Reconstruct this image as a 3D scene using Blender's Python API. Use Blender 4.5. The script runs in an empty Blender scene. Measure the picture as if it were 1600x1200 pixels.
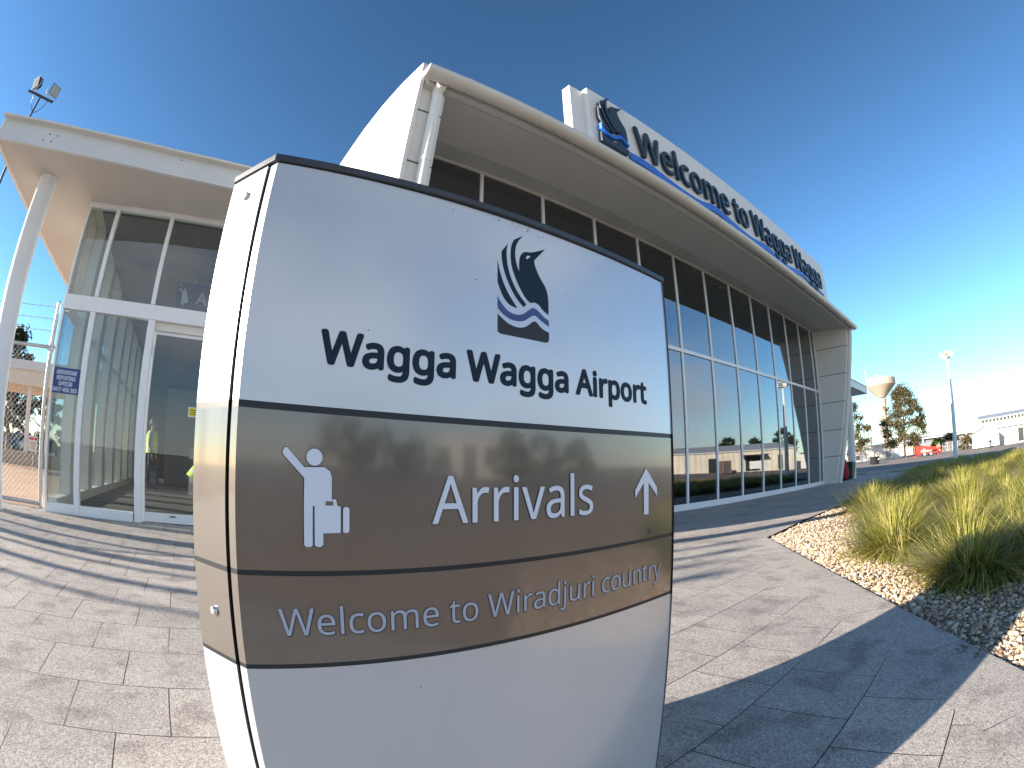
import bpy, bmesh, math, random
from mathutils import Vector, Matrix
from mathutils.geometry import tessellate_polygon
import numpy as np

random.seed(7)
rng = np.random.default_rng(11)
sc = bpy.context.scene
col = sc.collection
rad = math.radians

# ------------------------------------------------------------------ helpers
SPLIT = {'dirt_specks':'dirt_speck','panel_joints':'panel_joint','board_joints':'board_joint','fixing_plates':'fixing_plate','stumps':'stump','hangers':'hanger','text_lines':'text_line','basket_rails':'basket_rail','sign_posts':'post'}
class MB:
    def __init__(s):
        s.v = []; s.f = []; s.m = []; s.sm = []
    def add(s, vs, fs, mi=0, smooth=False):
        o = len(s.v)
        s.v += [tuple(p) for p in vs]
        for f in fs:
            s.f.append([i + o for i in f]); s.m.append(mi); s.sm.append(smooth)
    def box(s, x0, x1, y0, y1, z0, z1, mi=0):
        s.add([(x0,y0,z0),(x1,y0,z0),(x1,y1,z0),(x0,y1,z0),(x0,y0,z1),(x1,y0,z1),(x1,y1,z1),(x0,y1,z1)],
              [(0,3,2,1),(4,5,6,7),(0,1,5,4),(1,2,6,5),(2,3,7,6),(3,0,4,7)], mi)
    def obox(s, c, ax, ay, az, hx, hy, hz, mi=0):
        c = Vector(c); ax = Vector(ax).normalized(); ay = Vector(ay).normalized(); az = Vector(az).normalized()
        vs = []
        for k in (-1, 1):
            for i, j in ((-1,-1),(1,-1),(1,1),(-1,1)):
                vs.append(c + ax*hx*i + ay*hy*j + az*hz*k)
        s.add(vs, [(0,3,2,1),(4,5,6,7),(0,1,5,4),(1,2,6,5),(2,3,7,6),(3,0,4,7)], mi)
    def prism(s, poly, z0, z1, mi=0):
        n = len(poly)
        a = sum(poly[i][0]*poly[(i+1)%n][1]-poly[(i+1)%n][0]*poly[i][1] for i in range(n))
        if a < 0: poly = poly[::-1]
        vs = [(p[0],p[1],z0) for p in poly] + [(p[0],p[1],z1) for p in poly]
        fs = [tuple(range(n-1,-1,-1)), tuple(range(n,2*n))]
        for i in range(n):
            j = (i+1) % n
            fs.append((i, j, n+j, n+i))
        s.add(vs, fs, mi)
    def hull(s, A, B, mi=0):
        # loft between two same-length loops, capped
        n = len(A); vs = list(A)+list(B)
        fs = [tuple(range(n-1,-1,-1)), tuple(range(n,2*n))]
        for i in range(n):
            j=(i+1)%n; fs.append((i,j,n+j,n+i))
        s.add(vs, fs, mi)
    def tube(s, pts, r, n=8, mi=0, cap=True, smooth=True):
        pts = [Vector(p) for p in pts]
        rs = r if isinstance(r, (list, tuple)) else [r]*len(pts)
        rings = []
        prev = None
        for i, p in enumerate(pts):
            d = (pts[min(i+1,len(pts)-1)] - pts[max(i-1,0)]).normalized()
            if prev is None:
                a = Vector((0,0,1)) if abs(d.z) < .9 else Vector((1,0,0))
                u = d.cross(a).normalized()
            else:
                u = (prev - d*prev.dot(d)).normalized()
            prev = u
            w = d.cross(u)
            rings.append([p + (u*math.cos(2*math.pi*k/n) + w*math.sin(2*math.pi*k/n))*rs[i] for k in range(n)])
        vs = [q for rg in rings for q in rg]
        fs = []
        for i in range(len(rings)-1):
            for k in range(n):
                a=i*n+k; b=i*n+(k+1)%n
                fs.append((a,b,b+n,a+n))
        s.add(vs, fs, mi, smooth)
        if cap:
            s.add(rings[0], [tuple(range(n-1,-1,-1))], mi)
            s.add(rings[-1], [tuple(range(n))], mi)
    def lathe(s, c, prof, n=24, mi=0, smooth=True):
        vs=[]; fs=[]
        for r,z in prof:
            for k in range(n):
                a=2*math.pi*k/n; vs.append((c[0]+r*math.cos(a), c[1]+r*math.sin(a), c[2]+z))
        for i in range(len(prof)-1):
            for k in range(n):
                a=i*n+k; b=i*n+(k+1)%n
                fs.append((a,b,b+n,a+n))
        fs2=[tuple(range(n-1,-1,-1)), tuple(range((len(prof)-1)*n, len(prof)*n))]
        o=len(s.v); s.add(vs, fs, mi, smooth)
        s.add(vs[:n],[tuple(range(n-1,-1,-1))],mi); s.add(vs[-n:],[tuple(range(n))],mi)
    def islands(s):
        par = list(range(len(s.v)))
        def find(i):
            while par[i] != i: par[i] = par[par[i]]; i = par[i]
            return i
        for f in s.f:
            for i in f[1:]: par[find(i)] = find(f[0])
        out = {}
        for f, m, sm in zip(s.f, s.m, s.sm): out.setdefault(find(f[0]), []).append((f, m, sm))
        return list(out.values())
    def build(s, name, mats, parent=None, bevel=0, loc=None):
        if name in SPLIT:
            res = []
            for isl in s.islands():
                ids = sorted({i for f,_,_ in isl for i in f}); mp = {i:k for k,i in enumerate(ids)}
                b = MB(); b.v = [s.v[i] for i in ids]; b.f = [[mp[i] for i in f] for f,_,_ in isl]; b.m = [m for _,m,_ in isl]; b.sm = [k for _,_,k in isl]
                res.append(b.build(SPLIT[name], mats, parent, bevel, loc))
            return res[0]
        me = bpy.data.meshes.new(name)
        off = Vector(loc) if loc is not None else None
        vs = s.v if off is None else [tuple(Vector(p)-off) for p in s.v]
        me.from_pydata(vs, [], s.f)
        for m in (mats if isinstance(mats, (list, tuple)) else [mats]): me.materials.append(m)
        me.polygons.foreach_set('material_index', s.m)
        me.polygons.foreach_set('use_smooth', s.sm)
        me.update()
        o = bpy.data.objects.new(name, me); col.objects.link(o)
        if off is not None: o.location = off
        if parent is not None: adopt(o, parent)
        if bevel:
            b = o.modifiers.new('bevel','BEVEL'); b.width = bevel; b.segments = 2; b.limit_method='ANGLE'; b.angle_limit=rad(50)
        return o

def wloc(o):
    m = o.matrix_basis.copy()
    while o.parent is not None:
        o = o.parent; m = o.matrix_basis @ m
    return m
def adopt(o, parent):
    # geometry is written in world coordinates; keep it there
    o.parent = parent
    o.matrix_parent_inverse = Matrix.Identity(4)
    inv = wloc(parent).inverted()
    o.matrix_basis = inv @ o.matrix_basis
def tag(o, label=None, cat=None, group=None, kind=None):
    if label: o['label'] = label
    if cat: o['category'] = cat
    if group: o['group'] = group
    if kind: o['kind'] = kind
    return o
def thing(name, label, cat, loc, group=None):
    o = bpy.data.objects.new(name, None); col.objects.link(o); o.location = loc; o.empty_display_size = .2
    return tag(o, label, cat, group)
def copy_tree(o, parent=None):
    c = o.copy(); col.objects.link(c)
    if parent is not None: c.parent = parent
    for ch in list(o.children): copy_tree(ch, c)
    return c

# ------------------------------------------------------------------ materials
def newmat(name):
    m = bpy.data.materials.new(name); m.use_nodes = True
    nt = m.node_tree; nt.nodes.clear()
    out = nt.nodes.new('ShaderNodeOutputMaterial')
    return m, nt, out
def N(nt, t, **kw):
    n = nt.nodes.new(t)
    for k, v in kw.items():
        if k in n.inputs.keys(): n.inputs[k].default_value = v
        else: setattr(n, k, v)
    return n
def rgba(c): return (c[0], c[1], c[2], 1)
def paint(name, c, rough=.5, metal=0, spec=.5, var=.06, scale=3.0, coat=0, bump=0, bscale=200, dirt=0):
    m, nt, out = newmat(name); L = nt.links.new
    p = N(nt, 'ShaderNodeBsdfPrincipled', Roughness=rough, Metallic=metal)
    p.inputs['Specular IOR Level'].default_value = spec
    if coat: p.inputs['Coat Weight'].default_value = coat; p.inputs['Coat Roughness'].default_value = .06
    tc = N(nt, 'ShaderNodeTexCoord')
    nz = N(nt, 'ShaderNodeTexNoise', Scale=scale, Detail=6.0, Roughness=.6)
    L(tc.outputs['Object'], nz.inputs['Vector'])
    mr = N(nt, 'ShaderNodeMapRange'); mr.inputs['From Min'].default_value=.25; mr.inputs['From Max'].default_value=.75
    mr.inputs['To Min'].default_value = 1-var; mr.inputs['To Max'].default_value = 1+var
    L(nz.outputs['Fac'], mr.inputs['Value'])
    mx = N(nt, 'ShaderNodeMix', data_type='RGBA', blend_type='MULTIPLY'); mx.inputs['Factor'].default_value = 1
    mx.inputs[6].default_value = rgba(c)
    L(mr.outputs[0], mx.inputs[7])
    L(mx.outputs[2], p.inputs['Base Color'])
    rr = N(nt, 'ShaderNodeMapRange'); rr.inputs['To Min'].default_value=max(rough-.06,0); rr.inputs['To Max'].default_value=min(rough+.1,1)
    L(nz.outputs['Fac'], rr.inputs['Value']); L(rr.outputs[0], p.inputs['Roughness'])
    if bump:
        n2 = N(nt, 'ShaderNodeTexNoise', Scale=bscale, Detail=4.0)
        L(tc.outputs['Object'], n2.inputs['Vector'])
        b = N(nt, 'ShaderNodeBump', Strength=bump, Distance=.01)
        L(n2.outputs['Fac'], b.inputs['Height']); L(b.outputs[0], p.inputs['Normal'])
    L(p.outputs[0], out.inputs[0])
    return m
def ramp(nt, stops):
    r = nt.nodes.new('ShaderNodeValToRGB'); e = r.color_ramp.elements
    while len(e) > 1: e.remove(e[-1])
    e[0].position = stops[0][0]; e[0].color = rgba(stops[0][1])
    for p, c in stops[1:]:
        x = e.new(p); x.color = rgba(c)
    return r
def island_mat(name, stops, rough=.6, trans=0, spec=.3):
    m, nt, out = newmat(name); L = nt.links.new
    g = N(nt, 'ShaderNodeNewGeometry')
    r = ramp(nt, stops); L(g.outputs['Random Per Island'], r.inputs[0])
    p = N(nt, 'ShaderNodeBsdfPrincipled', Roughness=rough); p.inputs['Specular IOR Level'].default_value = spec
    L(r.outputs[0], p.inputs['Base Color'])
    if trans:
        t = N(nt, 'ShaderNodeBsdfTranslucent'); L(r.outputs[0], t.inputs[0])
        mx = N(nt, 'ShaderNodeMixShader', Fac=trans); L(p.outputs[0], mx.inputs[1]); L(t.outputs[0], mx.inputs[2])
        L(mx.outputs[0], out.inputs[0])
    else: L(p.outputs[0], out.inputs[0])
    return m
def glass_mat(name, tint, base=.2, wav=0.0):
    m, nt, out = newmat(name); L = nt.links.new
    lw = N(nt, 'ShaderNodeLayerWeight', Blend=.5)
    pw = N(nt, 'ShaderNodeMath', operation='POWER'); pw.inputs[1].default_value = 5
    L(lw.outputs['Facing'], pw.inputs[0])
    ma = N(nt, 'ShaderNodeMath', operation='MULTIPLY_ADD'); ma.inputs[1].default_value = 1-base; ma.inputs[2].default_value = base
    L(pw.outputs[0], ma.inputs[0])
    t = N(nt, 'ShaderNodeBsdfTransparent'); t.inputs[0].default_value = rgba(tint)
    g = N(nt, 'ShaderNodeBsdfGlossy', Roughness=0.0); g.inputs[0].default_value = (.93,.96,1,1)
    if wav:
        tc = N(nt,'ShaderNodeTexCoord'); nz = N(nt,'ShaderNodeTexNoise', Scale=.6, Detail=1.0)
        L(tc.outputs['Object'], nz.inputs['Vector'])
        b = N(nt,'ShaderNodeBump', Strength=wav, Distance=.02); L(nz.outputs['Fac'], b.inputs['Height']); L(b.outputs[0], g.inputs['Normal'])
    mx = N(nt, 'ShaderNodeMixShader'); L(ma.outputs[0], mx.inputs[0]); L(t.outputs[0], mx.inputs[1]); L(g.outputs[0], mx.inputs[2])
    L(mx.outputs[0], out.inputs[0])
    return m

def paving_mat(name, rot=0, ox=0, oy=0, bw=.357, bh=.3585, off=.5, tone=(1,1,1)):
    """exposed-aggregate concrete pavers with thin open joints"""
    m, nt, out = newmat(name); L = nt.links.new
    tc = N(nt, 'ShaderNodeTexCoord')
    mp = N(nt, 'ShaderNodeMapping'); mp.inputs['Location'].default_value = (-ox,-oy,0); mp.vector_type='POINT'
    mp0 = N(nt, 'ShaderNodeMapping'); mp0.inputs['Rotation'].default_value = (0,0,-rot)
    L(tc.outputs['Object'], mp0.inputs['Vector']); L(mp0.outputs[0], mp.inputs['Vector'])
    # slight wander so joints are not perfectly ruled
    wn = N(nt, 'ShaderNodeTexNoise', Scale=2.2, Detail=2.0); L(tc.outputs['Object'], wn.inputs['Vector'])
    wv = N(nt, 'ShaderNodeVectorMath', operation='MULTIPLY_ADD'); wv.inputs[1].default_value=(.006,.006,0)
    L(wn.outputs['Color'], wv.inputs[0]); L(mp.outputs[0], wv.inputs[2])
    bk = N(nt, 'ShaderNodeTexBrick'); bk.offset = off; bk.offset_frequency = 2; bk.squash = 1
    bk.inputs['Scale'].default_value = 1; bk.inputs['Brick Width'].default_value = bw; bk.inputs['Row Height'].default_value = bh
    bk.inputs['Mortar Size'].default_value = .0023; bk.inputs['Mortar Smooth'].default_value = .15; bk.inputs['Bias'].default_value = 0
    bk.inputs['Color1'].default_value = (.93,.93,.93,1); bk.inputs['Color2'].default_value = (1.07,1.06,1.05,1); bk.inputs['Mortar'].default_value=(1,1,1,1)
    L(wv.outputs[0], bk.inputs['Vector'])
    # aggregate speckle
    vo = N(nt, 'ShaderNodeTexVoronoi', Scale=170.0); L(tc.outputs['Object'], vo.inputs['Vector'])
    sp = ramp(nt, [(0,(.20,.185,.17)),(.3,(.33,.305,.28)),(.6,(.43,.40,.365)),(.85,(.52,.48,.44)),(1,(.66,.62,.57))])
    L(vo.outputs['Color'], sp.inputs[0])
    n1 = N(nt, 'ShaderNodeTexNoise', Scale=1.1, Detail=5.0, Roughness=.65); L(tc.outputs['Object'], n1.inputs['Vector'])
    st = ramp(nt, [(.28,(.74,.74,.76)),(.5,(.98,.98,.98)),(.75,(1.08,1.07,1.05))]); L(n1.outputs['Fac'], st.inputs[0])
    n3 = N(nt, 'ShaderNodeTexNoise', Scale=5.5, Detail=3.0, Roughness=.5); L(tc.outputs['Object'], n3.inputs['Vector'])
    st2 = ramp(nt, [(.34,(.74,.73,.73)),(.47,(1,1,1)),(.66,(1,1,1)),(.74,(1.07,1.06,1.04))]); L(n3.outputs['Fac'], st2.inputs[0])
    def mul(a, b):
        x = N(nt, 'ShaderNodeMix', data_type='RGBA', blend_type='MULTIPLY'); x.inputs['Factor'].default_value = 1
        L(a, x.inputs[6]); L(b, x.inputs[7]); return x.outputs[2]
    c = mul(sp.outputs[0], st.outputs[0]); c = mul(c, st2.outputs[0]); c = mul(c, bk.outputs['Color'])
    tn = N(nt, 'ShaderNodeRGB'); tn.outputs[0].default_value = rgba(tone); c = mul(c, tn.outputs[0])
    # joints : mostly dark open gaps, in places filled pale
    jn = N(nt, 'ShaderNodeTexNoise', Scale=1.7, Detail=2.0); L(tc.outputs['Object'], jn.inputs['Vector'])
    jc = ramp(nt, [(.44,(.025,.023,.021)),(.54,(.10,.09,.08)),(.64,(.30,.275,.25))]); L(jn.outputs['Fac'], jc.inputs[0])
    mx = N(nt, 'ShaderNodeMix', data_type='RGBA'); L(bk.outputs['Fac'], mx.inputs['Factor']); L(c, mx.inputs[6]); L(jc.outputs[0], mx.inputs[7])
    p = N(nt, 'ShaderNodeBsdfPrincipled', Roughness=.82); p.inputs['Specular IOR Level'].default_value=.35
    L(mx.outputs[2], p.inputs['Base Color'])
    h = N(nt, 'ShaderNodeMath', operation='MULTIPLY_ADD'); h.inputs[1].default_value=-2.2
    L(bk.outputs['Fac'], h.inputs[0])
    n2 = N(nt, 'ShaderNodeTexNoise', Scale=190.0, Detail=3.0); L(tc.outputs['Object'], n2.inputs['Vector']); L(n2.outputs['Fac'], h.inputs[2])
    b = N(nt, 'ShaderNodeBump', Strength=.55, Distance=.004); L(h.outputs[0], b.inputs['Height']); L(b.outputs[0], p.inputs['Normal'])
    L(p.outputs[0], out.inputs[0])
    return m

def ground_mat(name, stops, scale=2.0, fine=60.0, bump=.4):
    m, nt, out = newmat(name); L = nt.links.new
    tc = N(nt, 'ShaderNodeTexCoord')
    a = N(nt, 'ShaderNodeTexNoise', Scale=scale, Detail=6.0, Roughness=.65); L(tc.outputs['Object'], a.inputs['Vector'])
    b = N(nt, 'ShaderNodeTexNoise', Scale=fine, Detail=3.0); L(tc.outputs['Object'], b.inputs['Vector'])
    ad = N(nt, 'ShaderNodeMath', operation='MULTIPLY_ADD'); ad.inputs[1].default_value=.5
    L(b.outputs['Fac'], ad.inputs[0])
    h = N(nt, 'ShaderNodeMath', operation='MULTIPLY'); h.inputs[1].default_value=.5; L(a.outputs['Fac'], h.inputs[0]); L(h.outputs[0], ad.inputs[2])
    r = ramp(nt, stops); L(ad.outputs[0], r.inputs[0])
    p = N(nt, 'ShaderNodeBsdfPrincipled', Roughness=.9); p.inputs['Specular IOR Level'].default_value=.25
    L(r.outputs[0], p.inputs['Base Color'])
    bp = N(nt, 'ShaderNodeBump', Strength=bump, Distance=.01); L(b.outputs['Fac'], bp.inputs['Height']); L(bp.outputs[0], p.inputs['Normal'])
    L(p.outputs[0], out.inputs[0]); return m

def corrugated(name, c, period=.18, rough=.45, axis='X'):
    m, nt, out = newmat(name); L = nt.links.new
    tc = N(nt, 'ShaderNodeTexCoord')
    w = N(nt, 'ShaderNodeTexWave', wave_type='BANDS', bands_direction=axis); w.inputs['Scale'].default_value = .314/period; 
    L(tc.outputs['Object'], w.inputs['Vector'])
    nz = N(nt,'ShaderNodeTexNoise', Scale=.8, Detail=5.0); L(tc.outputs['Object'], nz.inputs['Vector'])
    r = ramp(nt, [(.3,tuple(x*.82 for x in c)),(.7,tuple(min(x*1.08,1) for x in c))]); L(nz.outputs['Fac'], r.inputs[0])
    p = N(nt,'ShaderNodeBsdfPrincipled', Roughness=rough); L(r.outputs[0], p.inputs['Base Color'])
    b = N(nt,'ShaderNodeBump', Strength=.6, Distance=.03); L(w.outputs['Fac'], b.inputs['Height']); L(b.outputs[0], p.inputs['Normal'])
    L(p.outputs[0], out.inputs[0]); return m

M = {}
M['white'] = paint('white_powdercoat', (.76,.76,.75), .35, var=.03)
M['sign_white'] = paint('pearl_white_sign_paint', (.485,.515,.55), .22, metal=.35, spec=.6, var=.025, scale=9, coat=.6)
M['sign_brown'] = paint('bronze_metallic_sign_paint', (.158,.142,.124), .13, metal=.42, spec=.5, var=.05, scale=14, coat=.9)
M['sign_line'] = paint('dark_grey_line', (.020,.024,.030), .35, spec=.3, var=.05)
M['cap'] = paint('dark_steel_cap', (.045,.052,.062), .38, metal=.3, var=.25, scale=20)
M['gap'] = paint('dark_core', (.012,.012,.013), .7)
M['navy'] = paint('navy_vinyl', (.012,.026,.048), .5, spec=.15, var=.03)
M['blue'] = paint('river_blue_vinyl', (.03,.055,.21), .4, var=.03)
M['charcoal'] = paint('charcoal_vinyl', (.035,.04,.047), .5, spec=.2, var=.05)
M['letter'] = paint('pale_acrylic', (.62,.68,.78), .3, var=.03)
M['letter_dim'] = paint('silver_grey_letters', (.36,.41,.50), .3, var=.06)
M['edge_shade_and_dirt'] = paint('letter_shade_and_dirt', (.02,.03,.055), .4)  # dark rim colour painting the lettering's shadow edges; dirt specks use it too
M['steel'] = paint('galvanised_steel', (.42,.43,.44), .4, metal=.7, var=.15, scale=25)
M['bolt'] = paint('stainless', (.6,.6,.6), .25, metal=.9)
M['clad'] = paint('cream_cladding', (.76,.71,.65), .5, var=.04, scale=1.5)
M['cladw'] = paint('white_cladding', (.80,.77,.72), .5, var=.03, scale=1.5)
M['seam'] = paint('panel_joint', (.10,.095,.09), .7)
M['soffit'] = paint('grey_soffit', (.60,.58,.56), .6, var=.05, scale=.8)
M['soffit_warm'] = paint('warm_soffit', (.56,.515,.47), .6, var=.05, scale=.7)
M['fascia'] = paint('fascia_white', (.62,.62,.61), .4, var=.05, scale=2)
M['gutter'] = paint('gutter_cream', (.66,.63,.57), .35, var=.06, scale=2)
M['frame'] = paint('window_frame_white', (.82,.83,.84), .3, var=.03)
M['glass_main'] = glass_mat('tinted_glass', (.32,.37,.40), .19, wav=.035)
M['glass_entry'] = glass_mat('entry_glass', (.82,.86,.86), .055, wav=.03)
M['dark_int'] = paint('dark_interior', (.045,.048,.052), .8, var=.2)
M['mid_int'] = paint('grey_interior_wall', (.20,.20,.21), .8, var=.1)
M['int_white'] = paint('interior_white', (.72,.70,.66), .6, var=.04)
def carpet():
    m, nt, out = newmat('plank_carpet'); L = nt.links.new
    tc = N(nt,'ShaderNodeTexCoord')
    bk = N(nt,'ShaderNodeTexBrick'); bk.inputs['Scale'].default_value=1; bk.inputs['Brick Width'].default_value=1.0; bk.inputs['Row Height'].default_value=.25
    bk.inputs['Color1'].default_value=(.05,.042,.04,1); bk.inputs['Color2'].default_value=(.13,.11,.10,1); bk.inputs['Mortar'].default_value=(.07,.06,.055,1); bk.inputs['Mortar Size'].default_value=.003
    L(tc.outputs['Object'], bk.inputs['Vector'])
    p = N(nt,'ShaderNodeBsdfPrincipled', Roughness=.9); L(bk.outputs['Color'], p.inputs['Base Color']); L(p.outputs[0], out.inputs[0]); return m
M['carpet'] = carpet()
M['sign_navy'] = paint('navy_sign', (.022,.035,.095), .45)
M['sign_blue'] = paint('blue_notice', (.03,.06,.22), .45)
M['yellow'] = paint('yellow_sticker', (.80,.62,.03), .5)
M['black'] = paint('black_plastic', (.02,.02,.021), .45, var=.2)
M['dark_green'] = paint('dark_green_plastic', (.018,.04,.034), .45, var=.1)
M['red'] = paint('red_paint', (.55,.03,.025), .4, var=.12)
M['red_cloth'] = paint('red_cloth', (.33,.02,.03), .8, var=.2, scale=12)
M['rubber'] = paint('rubber', (.02,.02,.02), .8)
M['orange'] = paint('orange_paint', (.75,.20,.05), .5)
M['hangar_roof'] = corrugated('hangar_roof_sheet', (.30,.31,.32), .4)
M['hut_white'] = paint('white_weatherboard', (.62,.61,.58), .55, var=.03)
M['cream_wall'] = paint('cream_render', (.72,.62,.50), .8, var=.06, scale=.6)
M['pink_wall'] = paint('pink_brick', (.48,.31,.25), .85, var=.12, scale=1.5)
M['tan_block'] = paint('tan_block', (.50,.38,.27), .85, var=.1, scale=2, bump=.3, bscale=60)
M['tower'] = paint('tower_concrete', (.42,.36,.30), .85, var=.08, scale=.3)
M['roof_grey'] = corrugated('grey_roof_sheet', (.48,.48,.48), .3)
M['shed_wall'] = corrugated('cream_shed_sheet', (.62,.54,.42), .5, axis='Y')
M['dark_win'] = paint('dark_window', (.03,.035,.04), .1, spec=.8)
M['lens'] = paint('lamp_glass', (.30,.28,.22), .15, spec=.7, var=.2, scale=8)
M['skin'] = paint('skin', (.40,.24,.17), .5)
M['hair'] = paint('dark_hair', (.03,.02,.015), .6)
M['hivis'] = paint('hi_vis_yellow', (.60,.78,.03), .6, var=.08, scale=12)
M['reflect'] = paint('reflective_tape', (.75,.77,.78), .3)
M['cloth_dark'] = paint('dark_uniform', (.02,.022,.035), .85, var=.15, scale=10)
M['shirt'] = paint('blue_grey_shirt', (.20,.22,.27), .85, var=.1, scale=10)
M['bark'] = paint('gum_bark', (.22,.15,.11), .9, var=.3, scale=6, bump=.5, bscale=30)
M['gum_leaf'] = island_mat('gum_leaves', [(0,(.035,.042,.016)),(.35,(.07,.075,.03)),(.65,(.125,.10,.045)),(1,(.20,.145,.075))], .5, .25)
M['dark_leaf'] = island_mat('dark_leaves', [(0,(.012,.02,.008)),(.6,(.03,.045,.016)),(1,(.07,.08,.03))], .5, .2)
M['bright_leaf'] = island_mat('bright_green_leaves', [(0,(.08,.14,.01)),(1,(.25,.36,.03))], .5, .3)
M['blade'] = island_mat('tussock_blades', [(0,(.07,.10,.010)),(.25,(.18,.21,.022)),(.5,(.34,.34,.05)),(.72,(.52,.46,.13)),(1,(.70,.58,.30))], .45, .4)
M['weed'] = island_mat('weed_leaves', [(0,(.03,.07,.015)),(1,(.09,.15,.03))], .5, .3)
M['pebble'] = island_mat('river_pebbles', [(0,(.16,.115,.08)),(.2,(.32,.225,.15)),(.42,(.46,.34,.235)),(.66,(.52,.41,.30)),(.84,(.57,.49,.39)),(.94,(.38,.36,.34)),(1,(.68,.64,.59))], .75, 0)
M['bed_soil'] = ground_mat('gravel_bed', [(.3,(.16,.115,.075)),(.5,(.32,.235,.165)),(.7,(.46,.36,.26))], 8, 120, .8)
M['earth'] = ground_mat('dry_earth_grass', [(.3,(.11,.10,.045)),(.5,(.22,.18,.09)),(.72,(.34,.27,.16))], .4, 12)
M['asphalt'] = ground_mat('asphalt', [(.3,(.13,.115,.105)),(.5,(.22,.195,.175)),(.72,(.30,.265,.24))], .5, 60)
M['apron'] = ground_mat('tan_brick_paving', [(.3,(.26,.16,.10)),(.5,(.40,.27,.18)),(.72,(.52,.38,.27))], 1.2, 30)
M['concrete'] = paint('concrete', (.42,.40,.37), .85, var=.1, scale=3, bump=.2)
M['car_silver'] = paint('silver_car_paint', (.45,.47,.50), .25, metal=.5, coat=.5)
M['car_white'] = paint('white_car_paint', (.75,.75,.75), .3, coat=.5)
M['car_blue'] = paint('blue_car_paint', (.04,.08,.20), .25, coat=.5)
M['car_dark'] = paint('dark_car_paint', (.03,.03,.035), .25, coat=.5)

# ------------------------------------------------------------------ camera (full-frame fisheye lens)
cam = bpy.data.cameras.new('camera'); cam.type = 'PANO'
cam.panorama_type = 'FISHEYE_EQUISOLID'
cam.sensor_width = 36; cam.sensor_fit = 'HORIZONTAL'
cam.fisheye_lens = 799.0*36/1600; cam.fisheye_fov = math.pi
cam.clip_start = .02; cam.clip_end = 3000
co = bpy.data.objects.new('camera', cam); col.objects.link(co)
Rm = Matrix(((0.800979422959409,-0.10648468206412165,-0.5891459721336598),(-0.5986911568067418,-0.14399055148362397,-0.7879312278650005),(-0.0009288471442838732,0.9838331838117399,-0.1790849063261273)))
co.matrix_world = Matrix.Translation((0,0,.8)) @ Rm.to_4x4()
sc.camera = co

# ------------------------------------------------------------------ light
SUN_AZ, SUN_EL = 160.5, 16.0      # azimuth anticlockwise from +X
sd = Vector((math.cos(rad(SUN_EL))*math.cos(rad(SUN_AZ)), math.cos(rad(SUN_EL))*math.sin(rad(SUN_AZ)), math.sin(rad(SUN_EL))))
sl = bpy.data.lights.new('sun','SUN'); sl.energy = 4.8; sl.angle = rad(.55); sl.color = (1,.875,.735)
so = bpy.data.objects.new('sun', sl); col.objects.link(so); so.rotation_euler = sd.to_track_quat('Z','Y').to_euler(); so.location = sd*60
w = bpy.data.worlds.new('World'); sc.world = w; w.use_nodes = True
wn = w.node_tree; bg = wn.nodes['Background']
sky = wn.nodes.new('ShaderNodeTexSky'); sky.sky_type = 'NISHITA'; sky.sun_disc = False
sky.sun_elevation = rad(SUN_EL); sky.sun_rotation = rad(90 - SUN_AZ)
sky.air_density = 1.0; sky.dust_density = .08; sky.ozone_density = 3.4; sky.altitude = 200
gm = wn.nodes.new('ShaderNodeGamma'); gm.inputs[1].default_value = 1.36
hs_ = wn.nodes.new('ShaderNodeHueSaturation'); hs_.inputs['Saturation'].default_value = .98; hs_.inputs['Hue'].default_value = .490
wl = wn.links.new
wl(sky.outputs[0], gm.inputs[0]); wl(gm.outputs[0], hs_.inputs['Color'])
# soft bank of cloud over the open airfield side (behind the viewer), mirrored by the glass and the sign
tcw = wn.nodes.new('ShaderNodeTexCoord'); sx_ = wn.nodes.new('ShaderNodeSeparateXYZ'); wl(tcw.outputs['Generated'], sx_.inputs[0])
def mrange(src, a, b_, c, d):
    m = wn.nodes.new('ShaderNodeMapRange'); m.interpolation_type = 'SMOOTHSTEP'
    for k,v in (('From Min',a),('From Max',b_),('To Min',c),('To Max',d)): m.inputs[k].default_value = v
    wl(src, m.inputs['Value']); return m.outputs[0]
m1 = mrange(sx_.outputs['Y'], -.38, -.56, 0, 1)
m2 = mrange(sx_.outputs['Z'], .03, .14, 0, 1); m3 = mrange(sx_.outputs['Z'], .42, .82, 1, 0)
vm = wn.nodes.new('ShaderNodeVectorMath'); vm.operation = 'MULTIPLY'; vm.inputs[1].default_value = (1,1,3.2); wl(tcw.outputs['Generated'], vm.inputs[0])
nzw = wn.nodes.new('ShaderNodeTexNoise'); nzw.inputs['Scale'].default_value = 1.7; nzw.inputs['Detail'].default_value = 7; nzw.inputs['Roughness'].default_value = .55; wl(vm.outputs[0], nzw.inputs['Vector'])
m4 = mrange(nzw.outputs['Fac'], .38, .66, 0, .85)
def mulw(a, b_):
    m = wn.nodes.new('ShaderNodeMath'); m.operation = 'MULTIPLY'; wl(a, m.inputs[0]); wl(b_, m.inputs[1]); return m.outputs[0]
fac = mulw(mulw(m1, m2), mulw(m3, m4))
hz_ = mulw(mrange(sx_.outputs['Y'], -.30, -.60, 0, 1), mrange(sx_.outputs['Z'], .0, .22, .8, 0))
mxf = wn.nodes.new('ShaderNodeMath'); mxf.operation='MAXIMUM'; wl(fac, mxf.inputs[0]); wl(hz_, mxf.inputs[1]); fac = mxf.outputs[0]
mxw = wn.nodes.new('ShaderNodeMix'); mxw.data_type = 'RGBA'; wl(fac, mxw.inputs['Factor']); wl(hs_.outputs[0], mxw.inputs[6]); mxw.inputs[7].default_value = (9.5,9.4,9.5,1)
wl(mxw.outputs[2], bg.inputs[0]); bg.inputs[1].default_value = .05
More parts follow.
